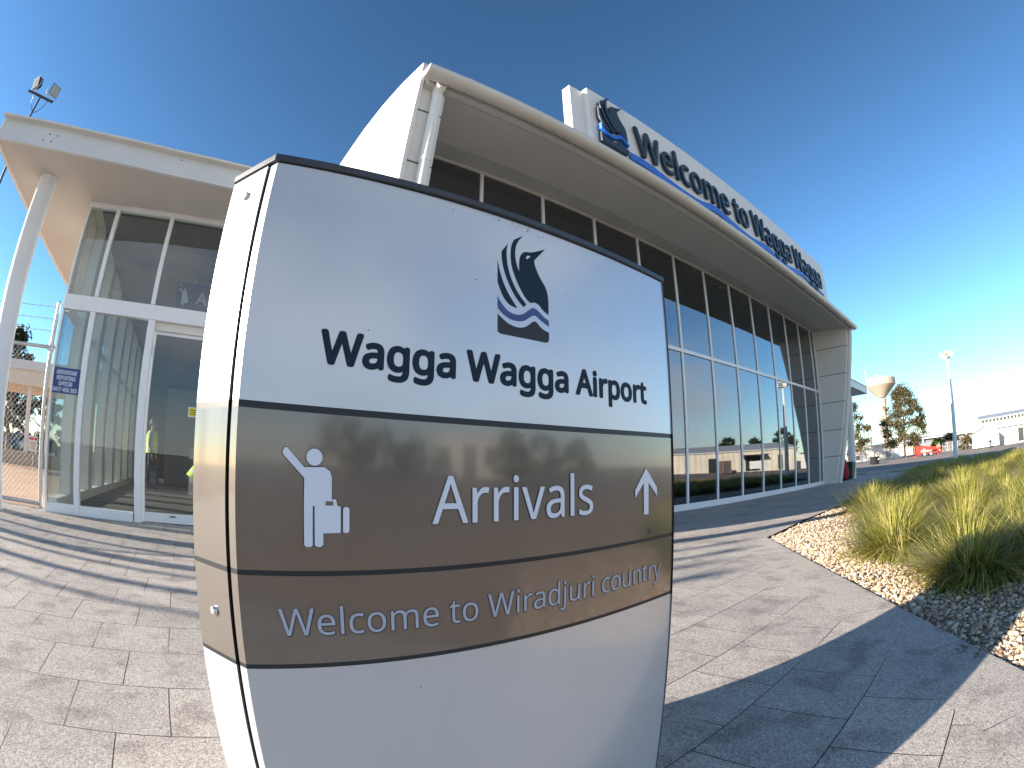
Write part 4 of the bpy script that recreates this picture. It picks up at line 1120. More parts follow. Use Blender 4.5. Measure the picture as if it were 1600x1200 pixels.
while len(spots)<150 and tries<9000:
    tries+=1
    x=r2_.uniform(4.6,26); y=r2_.uniform(-5.5,2.75)
    d=Vector((x,y))-e0
    if not in_bed(x,y): continue
    if d.dot(en)>-1.45 and x<9: continue
    topd = 2.45+(x-5.38)*.035
    if y>topd-(1.05 if x<8 else .55): continue
    if math.degrees(math.atan2(y,x))< -22: continue
    mind=.68 if x<10 else .76
    if any((x-q[0])**2+(y-q[1])**2<mind**2 for q in spots): continue
    spots.append((x,y,r2_.uniform(.85,1.15),None))
for i,(x,y,s,l) in enumerate(spots):
    o=bpy.data.objects.new('grass_tussock', TM[i%4]); col.objects.link(o)
    o.location=(x,y,-.035); o.rotation_euler=(0,0,r2_.uniform(0,6.28)); o.scale=(s*1.32,s*1.32,s*r2_.uniform(.70,.86))
    tag(o, l or 'yellow-green grass tussock in the dense planting of the garden bed', 'grass tussock', 'grass tussocks in the garden bed')
# broad-leaved weeds under the shaded tussock
def weed(x,y,h,n,seed,label):
    r=random.Random(seed); b=MB()
    for i in range(n):
        a=r.uniform(0,6.28); d=abs(r.gauss(0,.05)); px,py=x+d*math.cos(a),y+d*math.sin(a); hh=h*r.uniform(.3,1)
        q=[(px,py,-.03),(px+.02*math.cos(a),py+.02*math.sin(a),hh*.6),(px+.05*math.cos(a),py+.05*math.sin(a),hh)]
        b.tube(q,[.0025,.002,.001],4)
        for j in range(7):
            t=j/7; z=-.02+hh*t; aa=r.uniform(0,6.28); l_=.035*(1.1-t*.6); w_=l_*.32
            c=Vector((px+.05*t*math.cos(a),py+.05*t*math.sin(a),z)); dv=Vector((math.cos(aa),math.sin(aa),.35)); sv=Vector((-math.sin(aa),math.cos(aa),0))
            b.add([c,c+dv*l_*.5+sv*w_,c+dv*l_,c+dv*l_*.5-sv*w_],[(0,1,2,3)])
    o=b.build('weed', M['weed'], loc=(x,y,-.03)); tag(o,label,'weed','weeds among the pebbles')
weed(3.12,.16,.09,12,1,'low dark green weed at the front of the shaded tussock')
weed(3.05,-.13,.26,9,2,'tall thin weed standing against the shaded tussock')
weed(3.2,-.30,.20,10,3,'leafy weed on the far side of the shaded tussock')
weed(2.12,-.10,.04,6,4,'tiny green weed at the path edge in the sign shadow')

# ------------------------------------------------------------------ right-hand canopy, column, bin
cn = thing('side_canopy', 'white flat canopy on a round white column beyond the far fin of the hall', 'canopy', (21,6.5,0))
b=MB(); b.box(18.83,22.95,5.02,9.5,3.585,3.60); b.build('soffit', M['fascia'], cn)
b=MB(); b.box(18.83,23.0,4.96,5.02,3.58,3.86); b.box(22.95,23.0,5.02,9.5,3.58,3.86); b.build('fascia_board', M['fascia'], cn)
b=MB(); b.box(18.83,23.03,4.93,9.5,3.86,3.90); b.build('roof', M['gutter'], cn)
b=MB(); b.lathe((21.95,5.68,0),[(.17,0),(.17,3.58)],24); b.build('column', M['white'], cn)
bn = thing('rubbish_bin', 'dark green rubbish bin beside the white canopy column', 'bin', (21.25,5.62,0))
b=MB(); A=[(20.95,5.46,.04),(21.42,5.46,.04),(21.42,5.92,.04),(20.95,5.92,.04)]; B_=[(20.90,5.40,.66),(21.50,5.40,.66),(21.50,5.98,.66),(20.90,5.98,.66)]
b.hull(A,B_); b.build('bin_body', M['dark_green'], bn, bevel=.02)
b=MB(); b.hull([(20.87,5.37,.66),(21.53,5.37,.66),(21.53,6.01,.66),(20.87,6.01,.66)],[(20.95,5.45,.73),(21.45,5.45,.73),(21.45,5.93,.73),(20.95,5.93,.73)]); b.build('lid', M['black'], bn, bevel=.012)
for y in (5.5,5.88):
    b=MB(); b.tube([(21.02,y-.03,.07),(21.02,y+.03,.07)],.07,14); b.build('wheel', M['rubber'], bn)
um = thing('folded_umbrella', 'dark red folded umbrella leaning between the hall fin and the bin', 'umbrella', (20.45,5.62,0))
b=MB(); b.lathe((20.45,5.62,0),[(.04,.05),(.13,.10),(.17,.25),(.13,.50),(.06,.78),(.02,.92)],14); b.build('canopy', M['red_cloth'], um)
b=MB(); b.tube([(20.45,5.62,0),(20.45,5.62,1.02)],.018,8); b.build('pole', M['int_white'], um)
b=MB(); b.lathe((20.45,5.62,0),[(.22,0),(.22,.04),(.05,.06)],16); b.build('base', M['black'], um)
for x,y in ((21.06,5.55),(21.18,5.62),(21.32,5.55)):
    b=MB(); b.lathe((x,y,.731),[(.035,0),(.05,.15),(.05,.16)],12); o=b.build('paper_cup', M['int_white'], loc=(x,y,.731)); tag(o,'white paper cup left standing on top of the dark green bin','cup','paper cups on the bin')

# ------------------------------------------------------------------ lamp post in the planting
LX,LY=27.0,.95; lz=hgt(LX,LY)-.05
lp_ = thing('lamp_post', 'tall white lamp post with a cluster of floodlamps rising behind the grass', 'lamp post', (LX,LY,lz))
b=MB(); b.tube([(LX,LY,lz),(LX,LY,3.0),(LX,LY,5.15)],[.135,.105,.06],16); b.build('post', M['white'], lp_)
b=MB(); b.lathe((LX,LY,lz),[(.22,0),(.22,.05),(.14,.07)],16); b.build('base', M['steel'], lp_)
b=MB(); b.tube([(LX,LY-.3,5.15),(LX,LY+.3,5.15)],.035,8); b.tube([(LX-.3,LY,5.15),(LX+.3,LY,5.15)],.035,8); b.build('head_frame', M['white'], lp_)
for dx,dy in ((-.3,0),(.3,0),(0,-.3),(0,.3)):
    b=MB(); c=Vector((LX+dx,LY+dy,5.30)); d=Vector((dx,dy,-.18)).normalized(); s=d.cross(Vector((0,0,1))).normalized(); u=s.cross(d)
    b.obox(c,s,u,d,.13,.12,.07); b.obox(c+d*.071,s,u,d,.11,.10,.004,1); b.build('floodlamp', [M['white'],M['lens']], lp_)

# ------------------------------------------------------------------ trees
def crown_mesh(name, H, R_, z0, seed, mat, n_cl=46, leaves=150, ls=.13, drop=.5, ragged=1.0):
    r=np.random.default_rng(seed); vs=[]; fs=[]; cl=[]
    for i in range(n_cl):
        t=r.random(); z=z0+(H-z0)*t
        rr=R_*(math.sin(math.pi*min(1,(t*.86+.14))**.8)**.7)*(0.35+.65*math.sqrt(r.random()))
        a=r.uniform(0,6.28)
        cl.append((rr*math.cos(a), rr*math.sin(a), z, R_*r.uniform(.12,.36)*ragged))
    for cx,cy,cz,cr_ in cl:
        for j in range(int(leaves*r.uniform(.6,1.3))):
            d=r.normal(0,1,3); d/=np.linalg.norm(d); q=np.array([cx,cy,cz])+d*cr_*np.array([1,1,.75])*abs(r.normal(.5,.42))
            n_=r.normal(0,1,3); n_/=np.linalg.norm(n_); l=np.cross(n_,r.normal(0,1,3)); l/=np.linalg.norm(l); l=l+np.array([0,0,-drop]); l/=np.linalg.norm(l)
            s=np.cross(n_,l); s/=max(np.linalg.norm(s),1e-6); L_=ls*r.uniform(.7,1.4); W_=L_*.34
            o=len(vs); vs+= [tuple(q-l*L_),tuple(q+s*W_),tuple(q+l*L_),tuple(q-s*W_)]; fs.append((o,o+1,o+2,o+3))
    me=bpy.data.meshes.new(name); me.from_pydata(vs,[],fs); me.materials.append(mat); me.update(); return me, cl
def trunk_mb(H, r0, cl, seed, forks=9):
    r=random.Random(seed); b=MB()
    pts=[(0,0,-.15)]; 
    for i in range(1,7): pts.append((r.gauss(0,.05)*i*.6, r.gauss(0,.05)*i*.6, H*.86*i/6))
    b.tube(pts,[r0*(1-.13*i) for i in range(7)],10)
    for c in sorted(cl,key=lambda c:c[2])[::max(1,len(cl)//forks)]:
        zz=max(H*.16,c[2]-H*.20); f=zz/(H*.86); k=min(5,int(f*6)); a=Vector(pts[k]).lerp(Vector(pts[k+1]),f*6-k)
        e=Vector(c[:3]); m=(a+e)/2+Vector((0,0,-.04*H)); b.tube([a,m,e],[r0*.42,r0*.28,r0*.08],6)
    return b
def tree(name,label,x,y,z,H,R_,z0,seed,mat='gum_leaf',group=None,n_cl=46,leaves=150,ls=.13,drop=.5,r0=.14):
    t=thing(name,label,'tree',(x,y,z),group)
    me,cl=crown_mesh('crown',H,R_,z0,seed,M[mat],n_cl,leaves,ls,drop)
    o=bpy.data.objects.new('crown',me); col.objects.link(o); o.parent=t
    b=trunk_mb(H,r0,cl,seed); o=b.build('trunk',M['bark']); o.parent=t
    return t
def pol(az,d): return d*math.cos(rad(az)), d*math.sin(rad(az))
x,y=pol(8.15,58); tree('gum_tree','large grey-green gum tree standing in front of the water tower',x,y,hgt(x,y),7.4,2.8,1.3,3,n_cl=120,leaves=200,ls=.12)
x,y=pol(14.9,52); tree('gum_tree','gum tree partly hidden behind the white canopy column',x,y,hgt(x,y),6.2,2.6,1.2,8,n_cl=50,leaves=190,ls=.12)
x,y=pol(17.6,60); tree('gum_tree','gum tree behind the far end of the hall',x,y,hgt(x,y),6.5,2.6,1.2,9,n_cl=55,leaves=170)
x,y=pol(4.1,66); tree('bush','bright green bush behind the red lift',x,y,hgt(x,y),1.6,1.0,.1,12,'bright_leaf',n_cl=26,leaves=120,ls=.12,drop=0,r0=.05)
x,y=pol(2.6,68); tree('bush','brown-green bush between the lift and the lamp post',x,y,hgt(x,y),1.9,1.7,.1,13,n_cl=30,leaves=130,ls=.13,r0=.05)
x,y=pol(.7,60); tree('bush','olive bush beside the white hut',x,y,hgt(x,y),1.4,.9,.1,14,n_cl=24,leaves=120,ls=.12,r0=.05)
x,y=pol(112.2,30); tree('leafy_tree','dark tree rising above the shelter roof beyond the fence',x,y,0,6.4,1.9,1.6,21,'dark_leaf',n_cl=40,leaves=170,ls=.14)
x,y=pol(112.3,36); tree('leafy_tree','dark tree with a thin trunk seen under the shelter roof',x,y,0,4.2,1.7,1.6,22,'dark_leaf',n_cl=30,leaves=150,ls=.14)
x,y=pol(107.6,32); tree('leafy_tree','bushy dark tree close to the fence post',x,y,0,4.0,1.5,.7,23,'dark_leaf',n_cl=30,leaves=150,ls=.13)
x,y=pol(110.3,46); tree('bush','rounded bush behind the parked cars',x,y,0,1.9,1.1,.1,24,'dark_leaf',n_cl=22,leaves=110,ls=.13,drop=0,r0=.05)
x,y=pol(113.4,44); tree('bush','small bush at the near end of the parked cars',x,y,0,1.6,.9,.1,25,'dark_leaf',n_cl=22,leaves=110,ls=.13,drop=0,r0=.05)
# trees seen only as reflections in the glass
for i,(az,d,H,R_) in enumerate(((22.4,72,5.0,2.0),(28.8,80,4.3,2.0),(25.8,78,4.0,1.7))):
    x,y=pol(az,d); y=2*YG-y
    tree('gum_tree',['tall gum tree mirrored at the far end of the glass front','spreading gum tree mirrored above the shed roof','small gum tree mirrored in the middle panes'][i],x,y,hgt(x,y),H,R_,1.6,30+i,'dark_leaf',n_cl=34,leaves=130,ls=.16)

# ------------------------------------------------------------------ water tower
x,y=pol(10.5,150); z=hgt(x,y)
wt = thing('water_tower', 'tan concrete water tower with a wide conical bowl above the trees', 'water tower', (x,y,z))
b=MB(); b.lathe((x,y,0),[(1.45,z-.5),(1.2,8),(1.15,15.5),(1.35,16.6)],24); b.build('stem', M['tower'], wt)
b=MB(); b.lathe((x,y,0),[(1.3,16.9),(1.7,17.35),(4.5,20.0),(4.7,20.25)],32,smooth=False); b.build('bowl', M['tower'], wt)
b=MB(); b.lathe((x,y,0),[(4.75,20.25),(4.75,21.9),(4.5,22.2),(3.6,22.35)],32,smooth=False); b.build('tank_wall', M['tower'], wt)
b=MB(); 
for k in range(24):
    a=2*math.pi*k/24; b.tube([(x+4.3*math.cos(a),y+4.3*math.sin(a),22.2),(x+4.3*math.cos(a),y+4.3*math.sin(a),22.8)],.03,4)
b.tube([(x+4.3*math.cos(2*math.pi*k/24),y+4.3*math.sin(2*math.pi*k/24),22.8) for k in range(25)],.05,4); b.build('railing', M['steel'], wt)
x,y=pol(12.15,70)
pm = thing('light_pole', 'thin pale light pole with a small head beside the water tower', 'light pole', (x,y,hgt(x,y)))
b=MB(); b.tube([(x,y,hgt(x,y)),(x,y,11.9)],[.10,.05],8); b.build('post', M['white'], pm)
b=MB(); b.obox((x,y,12.0),(1,0,0),(0,1,0),(0,0,1),.16,.16,.12); b.build('lamp_head', M['cap'], pm)

# ------------------------------------------------------------------ far side of the forecourt
def h2(p): return hgt(p[0],p[1])
# palisade fence and rendered wall behind the gum tree
pf = thing('palisade_fence', 'pale palisade fence in front of the cream wall', 'fence', (*pol(11,57),.5))
pa=Vector(pol(13.4,57)); pb=Vector(pol(9.0,57)); d=(pb-pa); L_=d.length; d.normalize(); nn2=Vector((-d.y,d.x))
b=MB()
t=0
while t<L_:
    p=pa+d*t; z=h2(p); b.obox((p.x,p.y,z+.6),(d.x,d.y,0),(nn2.x,nn2.y,0),(0,0,1),.02,.012,.62); t+=.12
b.build('pales', M['steel'], pf)
b=MB()
for zz in (.25,1.0):
    p=(pa+pb)/2; b.obox((p.x+nn2.x*.02,p.y+nn2.y*.02,h2(p)+zz),(d.x,d.y,0),(nn2.x,nn2.y,0),(0,0,1),L_/2,.012,.025)
b.build('rail', M['steel'], pf)
gp=Vector(pol(9.1,56.9)); b=MB(); b.obox((gp.x,gp.y,h2(gp)+.62),(1,0,0),(0,1,0),(0,0,1),.28,.28,.62); o=b.build('gate_pillar', M['hut_white'], bevel=.02); tag(o,'white gate pillar at the end of the palisade fence','pillar')
def building(name,label,az0,az1,d0,d1,zb,zt,depth,mat,roofmat,over=.2,rise=.3,cat='building'):
    a=Vector(pol(az0,d0)); c=Vector(pol(az1,d1)); u=(c-a); L_=u.length; u.normalize(); n_=Vector((u.y,-u.x)); n_=n_ if n_.dot(a)>0 else -n_
    root=thing(name,label,cat,(a.x,a.y,zb))
    q=[a,c,c+n_*depth,a+n_*depth]
    b=MB(); b.prism([tuple(p) for p in q], zb-.4, zt); b.build('wall', mat, root)
    b=MB(); o_=over
    A=[(a-u*o_-n_*o_),(a-u*o_+n_*(depth+o_))]; C=[(c+u*o_-n_*o_),(c+u*o_+n_*(depth+o_))]
    b.hull([(A[0].x,A[0].y,zt),(A[0].x,A[0].y,zt+.1),(A[1].x,A[1].y,zt+.1+rise),(A[1].x,A[1].y,zt+rise)],[(C[0].x,C[0].y,zt),(C[0].x,C[0].y,zt+.1),(C[1].x,C[1].y,zt+.1+rise),(C[1].x,C[1].y,zt+rise)]); b.build('roof', roofmat, root)
    return root,a,c,u,n_
def opening(root,a,u,n_,t0,t1,z0,z1,name='window'):
    b=MB(); c=a+u*(t0+t1)/2-n_*.02; b.obox((c.x,c.y,(z0+z1)/2),(u.x,u.y,0),(n_.x,n_.y,0),(0,0,1),(t1-t0)/2,.03,(z1-z0)/2); return b.build(name, M['dark_win'], root)
cw=building('rendered_shed','long cream rendered shed behind the gum tree',14.2,7.2,70,72,.4,2.25,6,M['cream_wall'],M['roof_grey'])
opening(*(cw[0],cw[1],cw[3],cw[4]),4.6,5.4,.6,1.9,'door')
pk=building('brick_shed','low pink brick shed beyond the red lift',7.0,2.9,74,76,.4,1.7,6,M['pink_wall'],M['roof_grey'])
op_=building('open_shed','wide open-fronted shed with a pale skillion roof in the distance',7.2,-.9,92,96,.4,2.9,10,M['mid_int'],M['hut_white'],.8,.7)
for t in (2,5,8,11): 
    q=op_[1]+op_[3]*t-op_[4]*.5; b=MB(); b.box(q.x-.1,q.x+.1,q.y-.1,q.y+.1,.3,2.9); b.build('post', M['clad'], op_[0])
gs=building('grey_shed','dark grey shed beside the white canopy column',15.0,12.95,60,60,.4,1.42,4,M['mid_int'],M['roof_grey'],.1,.2)
opening(gs[0],gs[1],gs[3],gs[4],1.0,1.5,.7,1.15)
fn=thing('mesh_fence','grey mesh fence panels between the bushes and the lamp post','fence',(*pol(2.5,62),.5))
for k in range(4):
    p=Vector(pol(3.6-k*.62,62)); q=Vector(pol(3.6-(k+1)*.62,62)); u=(q-p).normalized(); c=(p+q)/2
    b=MB()
    for j in range(12):
        r_=p+(q-p)*j/12; b.tube([(r_.x,r_.y,h2(r_)),(r_.x,r_.y,h2(r_)+1.0)],.012 if j else .04,4)
    for zz in (.1,.55,1.0): b.tube([(p.x,p.y,h2(p)+zz),(q.x,q.y,h2(q)+zz)],.018,4)
    b.build('fence_panel', M['steel'], fn)
# white gabled hut with a long flat wing
hx,hy=50.0,-.1; zb=hgt(hx,hy)-.02
wh=thing('white_hut','white gabled hut with a dark door, on short stumps beside the road','hut',(hx,hy-1.6,zb))
y0,y1=-.12,-3.05; ym=(y0+y1)/2; zt=zb+1.35; za=zb+1.98
b=MB(); prof=[(y0,zb+.12),(y1,zb+.12),(y1,zt),(ym,za),(y0,zt)]
b.hull([(hx,y,z) for y,z in prof],[(hx+4.2,y,z) for y,z in prof]); b.build('wall', M['hut_white'], wh)
b=MB()
for ya,yb in ((y0+.12,ym),(ym,y1-.12)):
    zA=zt-.05 if ya!=ym else za+.02; zB=za+.02 if ya!=ym else zt-.05
    b.hull([(hx-.22,ya,zA),(hx-.22,yb,zB),(hx-.22,yb,zB+.06),(hx-.22,ya,zA+.06)],[(hx+4.3,ya,zA),(hx+4.3,yb,zB),(hx+4.3,yb,zB+.06),(hx+4.3,ya,zA+.06)])
b.build('roof', M['hangar_roof'], wh)
b=MB(); b.box(hx-.03,hx+.01,-2.35,-2.08,zb+.14,zb+1.05); b.build('door', M['mid_int'], wh)
b=MB(); b.box(hx-.03,hx+.01,-2.80,-2.60,zb+.80,zb+1.08); b.build('window', M['mid_int'], wh)
b=MB()
for y in (-.5,-.95,-1.3,-1.75,-2.6): b.box(hx+.05,hx+.3,y-.14,y+.14,zb-.05,zb+.13)
b.build('stumps', M['black'], wh)
ww=thing('white_wing','long low white demountable building with narrow windows behind the hut','building',(52.5,-5,zb))
b=MB(); b.box(52.2,57,-7.6,-3.07,zb-.1,zb+1.62); b.build('wall', M['hut_white'], ww)
b=MB(); b.box(51.9,57.2,-7.8,-3.06,zb+1.62,zb+1.70); b.build('roof', M['hangar_roof'], ww)
for ya,yb,z0,z1 in ((-4.55,-4.45,.55,1.15),(-4.85,-4.75,.6,1.2),(-6.1,-5.45,.15,1.35),(-6.9,-6.3,.6,1.3)):
    b=MB(); b.box(52.17,52.21,ya,yb,zb+z0,zb+z1); b.build('window', M['dark_win'], ww)
# hangar with a clerestory strip behind
hg=thing('hangar','large pale hangar with a clerestory window strip behind the white hut','hangar',(84,-6,.6))
b=MB(); b.box(84,100,-14,-1.7,.3,3.7); b.build('wall', M['cream_wall'], hg)
b=MB(); b.hull([(83.6,-14.2,4.15),(83.6,-1.5,4.15),(83.6,-1.5,4.32),(83.6,-14.2,4.32)],[(91,-14.2,5.0),(91,-1.5,5.0),(91,-1.5,5.2),(91,-14.2,5.2)]); b.build('roof', M['hangar_roof'], hg)
b=MB(); b.box(84.05,99,-13.9,-1.8,3.7,4.15); b.build('clerestory', M['dark_win'], hg)
for k in range(18):
    y=-13.6+k*.68; b=MB(); b.box(83.99,84.06,y-.12,y+.12,3.70,4.14); b.build('clerestory_post', M['cream_wall'], hg)
# long shed and yard objects seen mirrored in the glass
def mir(az,d): x,y=pol(az,d); return x, 2*YG-y
sa_=Vector(mir(36,54)); sb2=Vector(mir(21.0,55)); u=(sb2-sa_); L_=u.length; u.normalize(); n_=Vector((u.y,-u.x)); n_=n_ if n_.dot(sa_)>0 else -n_
ls_=thing('corrugated_shed','long cream corrugated shed mirrored in the glass front','shed',(sa_.x,sa_.y,.6))
q=[sa_,sb2,sb2+n_*7,sa_+n_*7]
b=MB(); b.prism([tuple(p) for p in q],.2,2.55); b.build('wall', M['shed_wall'], ls_)
b=MB(); A=[sa_-n_*.2,sa_+n_*7.2]; C=[sb2-n_*.2,sb2+n_*7.2]
b.hull([(A[0].x,A[0].y,2.55),(A[0].x,A[0].y,2.67),(A[1].x,A[1].y,3.6),(A[1].x,A[1].y,3.5)],[(C[0].x,C[0].y,2.55),(C[0].x,C[0].y,2.67),(C[1].x,C[1].y,3.6),(C[1].x,C[1].y,3.5)]); b.build('roof', M['roof_grey'], ls_)
for t0,t1,nm in ((4.6,5.4,'door'),(8.6,10.2,'roller_door'),(12.2,12.7,'door')):
    opening(ls_,sa_,u,n_,t0,t1,.5,2.0,nm)
b=MB(); c=sa_+u*9.6-n_*.9; b.obox((c.x,c.y,2.1),(u.x,u.y,0),(n_.x,n_.y,0),(0,0,1),1.4,.9,.04); b.build('awning', M['black'], ls_)
q=Vector(mir(25.8,49)); rsn=thing('roadside_sign','white sign board on posts mirrored in the glass front','sign',(q.x,q.y,hgt(q.x,q.y)))
b=MB(); b.obox((q.x,q.y,hgt(q.x,q.y)+.75),(u.x,u.y,0),(n_.x,n_.y,0),(0,0,1),.55,.03,.36); b.build('board', M['hut_white'], rsn)
b=MB()
for s in (-.4,.4): p=q+u*s; b.tube([(p.x,p.y,hgt(p.x,p.y)),(p.x,p.y,hgt(p.x,p.y)+.5)],.03,6)
b.build('sign_posts', M['steel'], rsn)
q=Vector(mir(29.4,50)); rc=thing('shipping_container','rust red container mirrored beside the long shed','container',(q.x,q.y,hgt(q.x,q.y)))
zc_=hgt(q.x,q.y); b=MB(); b.obox((q.x,q.y,zc_+.62),(u.x,u.y,0),(n_.x,n_.y,0),(0,0,1),.75,.8,.6); b.build('body', corrugated('rust_container',(.11,.045,.03),.15), rc)
b=MB(); b.obox((q.x-n_.x*.82+u.x*.2,q.y-n_.y*.82+u.y*.2,zc_+.60),(u.x,u.y,0),(n_.x,n_.y,0),(0,0,1),.25,.02,.5); b.build('door', M['black'], rc)

# ------------------------------------------------------------------ red trailer lift by the road
lx,ly=pol(5.7,52); lz_=hgt(lx,ly)-.02; la=rad(5.7)-math.pi/2+.12; lu=Vector((math.cos(la),math.sin(la),0)); ln_=Vector((-lu.y,lu.x,0)); up=Vector((0,0,1)); lo_=Vector((lx,ly,lz_))
lf=thing('trailer_lift','red folded trailer-mounted boom lift parked by the road','boom lift',(lx,ly,lz_))
def lb(name,t,z,ht,hn,hz,mat,ax=None,n=0):
    a=ax or lu; c=lo_+lu*t+up*z+ln_*n; b=MB(); z_=a.cross(ln_).normalized()*-1; b.obox(c,a,ln_,z_ if z_.z>0 else -z_,ht,hn,hz); return b.build(name, mat, lf, bevel=.01)
lb('chassis',.15,.30,1.25,.28,.07,M['red'])
lb('lower_boom',.35,.66,1.35,.09,.09,M['red'],(lu-up*.07).normalized())
lb('upper_boom',.1,.84,1.15,.08,.08,M['red'],(lu-up*.12).normalized())
lb('turret',-.75,.62,.22,.2,.26,M['red'])
lb('basket_floor',-1.45,.42,.28,.34,.03,M['orange'])
b=MB()
for s in (-1,1):
    for e in (-.26,.26):
        c=lo_+lu*(-1.45+e)+ln_*s*.32; b.tube([c+up*.42,c+up*.98],.02,6)
    b.tube([lo_+lu*(-1.71)+ln_*s*.32+up*.98,lo_+lu*(-1.19)+ln_*s*.32+up*.98],.02,6)
b.build('basket_rails', M['orange'], lf)
for t in (-.15,.55):
    for s in (-.36,.36):
        c=lo_+lu*t+ln_*s+up*.21; b=MB(); b.tube([c-ln_*.07,c+ln_*.07],.21,16); w_=b.build('wheel', M['rubber'], lf)
        b=MB(); b.tube([c-ln_*.075,c+ln_*.075],.12,12); b.build('rim', M['int_white'], w_)
for t in (-1.0,1.2):
    for s in (-1,1):
        a_=lo_+lu*t+up*.32+ln_*.2*s; e_=lo_+lu*(t*1.12)+ln_*.62*s+up*.04; b=MB(); b.tube([a_,e_],.05,6); b.tube([e_-up*.03,e_+up*.01],.10,10); b.build('outrigger', M['red'], lf)
b=MB(); b.tube([lo_+lu*1.35+up*.30,lo_+lu*1.95+up*.27],.05,6); b.build('drawbar', M['red'], lf)
b=MB(); b.obox(lo_+lu*-.15+up*.52-ln_*.1,lu,ln_,up,.10,.1,.18); b.build('control_box', M['int_white'], lf)
# small dark drum and bollard on the verge
x,y=pol(11.85,44); z=hgt(x,y); dr=thing('dark_drum','squat black drum standing on the verge by the road','drum',(x,y,z))
b=MB(); b.lathe((x,y,z),[(.36,0),(.42,.08),(.40,.52),(.44,.56),(.44,.60)],20); b.build('body', M['black'], dr)
b=MB(); b.tube([(x-.2,y-.41,z+.36),(x+.1,y-.44,z+.36)],.05,8); b.build('label_band', M['steel'], dr)
x,y=-0,0
bx_,by_=43.0,-1.75; z=hgt(bx_,by_); bo_=thing('bollard','small dark bollard light at the far edge of the grass','bollard',(bx_,by_,z))
b=MB(); b.tube([(bx_,by_,z),(bx_,by_,z+.50)],.05,10); b.build('post', M['black'], bo_)
b=MB(); b.lathe((bx_,by_,z+.50),[(.05,0),(.12,.05),(.12,.16),(.05,.20)],12); b.build('lamp_head', M['black'], bo_)
# concrete wheel stop on the path end
x,y=24.6,5.1; ws=MB(); ws.hull([(x-.1,y-.5,.001),(x+.1,y-.5,.001),(x+.06,y-.5,.13),(x-.06,y-.5,.13)],[(x-.1,y+.5,.001),(x+.1,y+.5,.001),(x+.06,y+.5,.13),(x-.06,y+.5,.13)])
o=ws.build('wheel_stop', M['concrete'], bevel=.01); tag(o,'grey concrete wheel stop at the end of the paving','wheel stop')

# ------------------------------------------------------------------ parked cars beyond the fence
def car(mat,label,loc,rz):
    r_=thing('parked_car',label,'car',loc,'cars parked beyond the fence'); r_.rotation_euler=(0,0,rz)
    def prt(b,name,m,par=r_): o=b.build(name,m); o.parent=par; return o
    side=[(-1.95,.30),(-2.0,.55),(-1.9,.78),(-1.25,.86),(-.75,1.28),(.55,1.30),(1.15,.92),(1.85,.80),(2.0,.58),(1.95,.30)]
    b=MB(); A=[(x,-.80,z) for x,z in side]; B_=[(x,.80,z) for x,z in side]; b.hull(A,B_); body=prt(b,'body',mat)
    bv=body.modifiers.new('bevel','BEVEL'); bv.width=.06; bv.segments=3
    b=MB(); wn=[(-1.08,.90),(-.70,1.23),(.50,1.24),(.98,.93)]
    for s in (-1,1): b.hull([(x,s*.795,z) for x,z in wn],[(x,s*.812,z) for x,z in wn])
    prt(b,'side_window',M['dark_win'])
    b=MB(); b.hull([(1.12,-.66,.95),(1.12,.66,.95),(.60,.62,1.28),(.60,-.62,1.28)],[(1.15,-.66,.96),(1.15,.66,.96),(.63,.62,1.29),(.63,-.62,1.29)]); prt(b,'windscreen',M['dark_win'])
    for x in (-1.25,1.25):
        for s in (-.78,.78):
            b=MB(); b.tube([(x,s-.09,.31),(x,s+.09,.31)],.31,18); w_=prt(b,'wheel',M['rubber'])
            b=MB(); b.tube([(x,s-.1,.31),(x,s+.1,.31)],.19,14); o=b.build('rim',M['steel']); o.parent=w_
    for s in (-.55,.55):
        b=MB(); b.box(1.93,2.005,s-.16,s+.16,.60,.72); prt(b,'headlight',M['int_white'])
    return r_
for i,(az,dd,mt,lb_) in enumerate(((113.0,40,'car_white','white car parked furthest from the fence post'),(111.2,40.5,'car_blue','dark blue car parked between two pale cars'),(109.4,41,'car_silver','silver car parked beside the dark blue car'),(107.7,41.5,'car_dark','black car parked closest to the fence post'))):
    x,y=pol(az,dd); c0=car(M[mt],lb_,(x,y,0),rad(-115))

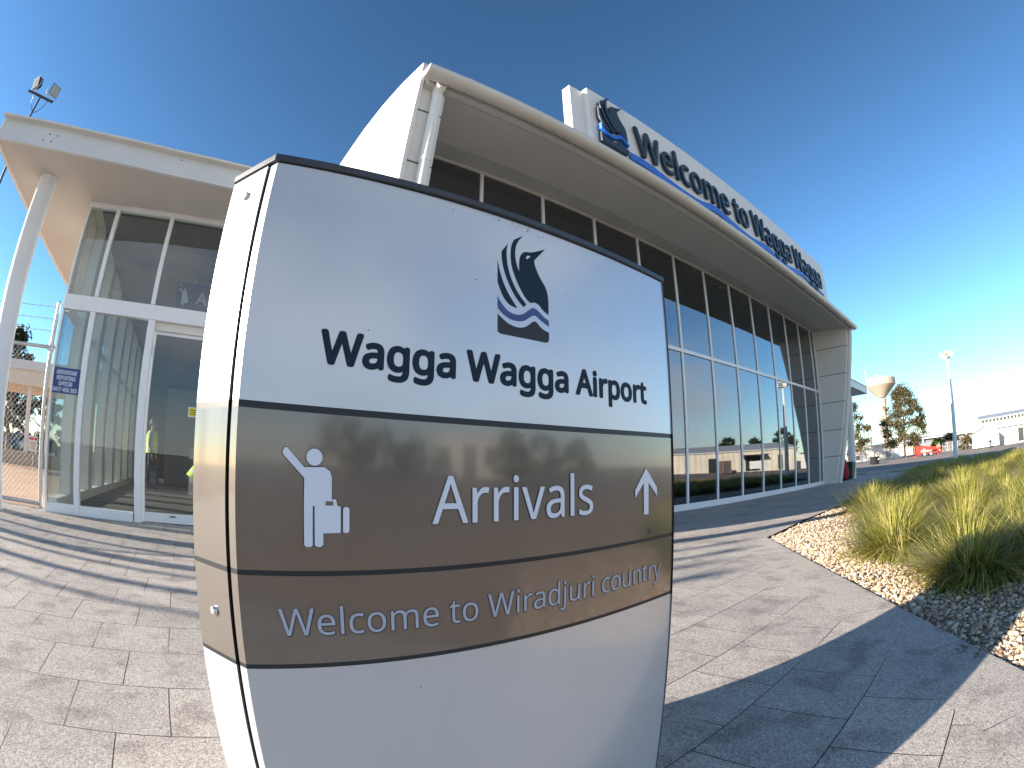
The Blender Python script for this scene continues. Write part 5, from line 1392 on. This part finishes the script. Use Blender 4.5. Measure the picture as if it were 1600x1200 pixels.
# ------------------------------------------------------------------ across the road behind the viewer, mirrored in the sign face
def mirs(az,d): x,y=pol(az,d); return x, 1.07-y
q=Vector(mirs(61.5,24)); u=Vector((math.sin(rad(61.5)),math.cos(rad(61.5)))); n_=Vector((u.y,-u.x)); n_=n_ if n_.dot(q)>0 else -n_
zc_=hgt(q.x,q.y)
wv=thing('white_cabin','white site cabin across the road, mirrored as a bright patch in the sign','cabin',(q.x,q.y,zc_))
b=MB(); b.obox((q.x+n_.x*1.2,q.y+n_.y*1.2,zc_+1.25),(u.x,u.y,0),(n_.x,n_.y,0),(0,0,1),2.3,1.2,.95); b.build('wall', M['hut_white'], wv)
b=MB(); b.obox((q.x+n_.x*1.2,q.y+n_.y*1.2,zc_+2.25),(u.x,u.y,0),(n_.x,n_.y,0),(0,0,1),2.45,1.35,.06); b.build('roof', M['fascia'], wv)
for t,w2,z0,z1 in ((-1.5,.35,.9,1.8),(.1,.4,.3,1.9),(1.4,.35,.9,1.8)):
    c=q+u*t-n_*.02; b=MB(); b.obox((c.x,c.y,zc_+(z0+z1)/2),(u.x,u.y,0),(n_.x,n_.y,0),(0,0,1),w2,.03,(z1-z0)/2); b.build('door' if w2==.4 else 'window', M['dark_win'], wv)
for i,(az,d,H,R_,lb_) in enumerate(((80,30,3.4,2.4,'broad tree across the road, left of the white cabin as mirrored'),(74,34,3.0,2.0,'rounded tree across the road beside the white cabin'),(69.5,23,2.2,.9,'small ragged tree in front of the white cabin'),(54.8,23,2.4,1.1,'thin tree at the end of the white cabin'),(50,40,3.2,2.4,'wide tree across the road beyond the white cabin'),(44,44,3.0,2.2,'low tree across the road near the long shed'))):
    x,y=mirs(az,d); tree('leafy_tree',lb_,x,y,hgt(x,y),H,R_,.6,50+i,'dark_leaf',n_cl=30,leaves=130,ls=.15)

# ------------------------------------------------------------------ added poles, unseen at left, put there to cast shade streaks on the pavers
for y0,sd_,r_ in ((4.45,11.0,.06),(3.98,11.6,.075),(3.62,12.4,.05),(3.18,12.8,.08),(2.7,14.0,.05)):
    x,y=.05-sd_*.943, y0+sd_*.334
    fg=thing('streak_shadow_pole','added white pole out of view at left, casting a shade streak on the pavers','streak_shadow_pole',(x,y,0),'added shadow-casting poles left of the forecourt')
    b=MB(); b.tube([(x,y,-.05),(x,y,2.2),(x,y,4.6)],[r_,r_*.9,r_*.7],10); b.build('pole', M['white'], fg)
    b=MB(); b.lathe((x,y,4.6),[(r_*.7,0),(r_*1.4,.05),(r_*1.2,.10),(r_*.3,.13)],12); b.build('finial', M['white'], fg)
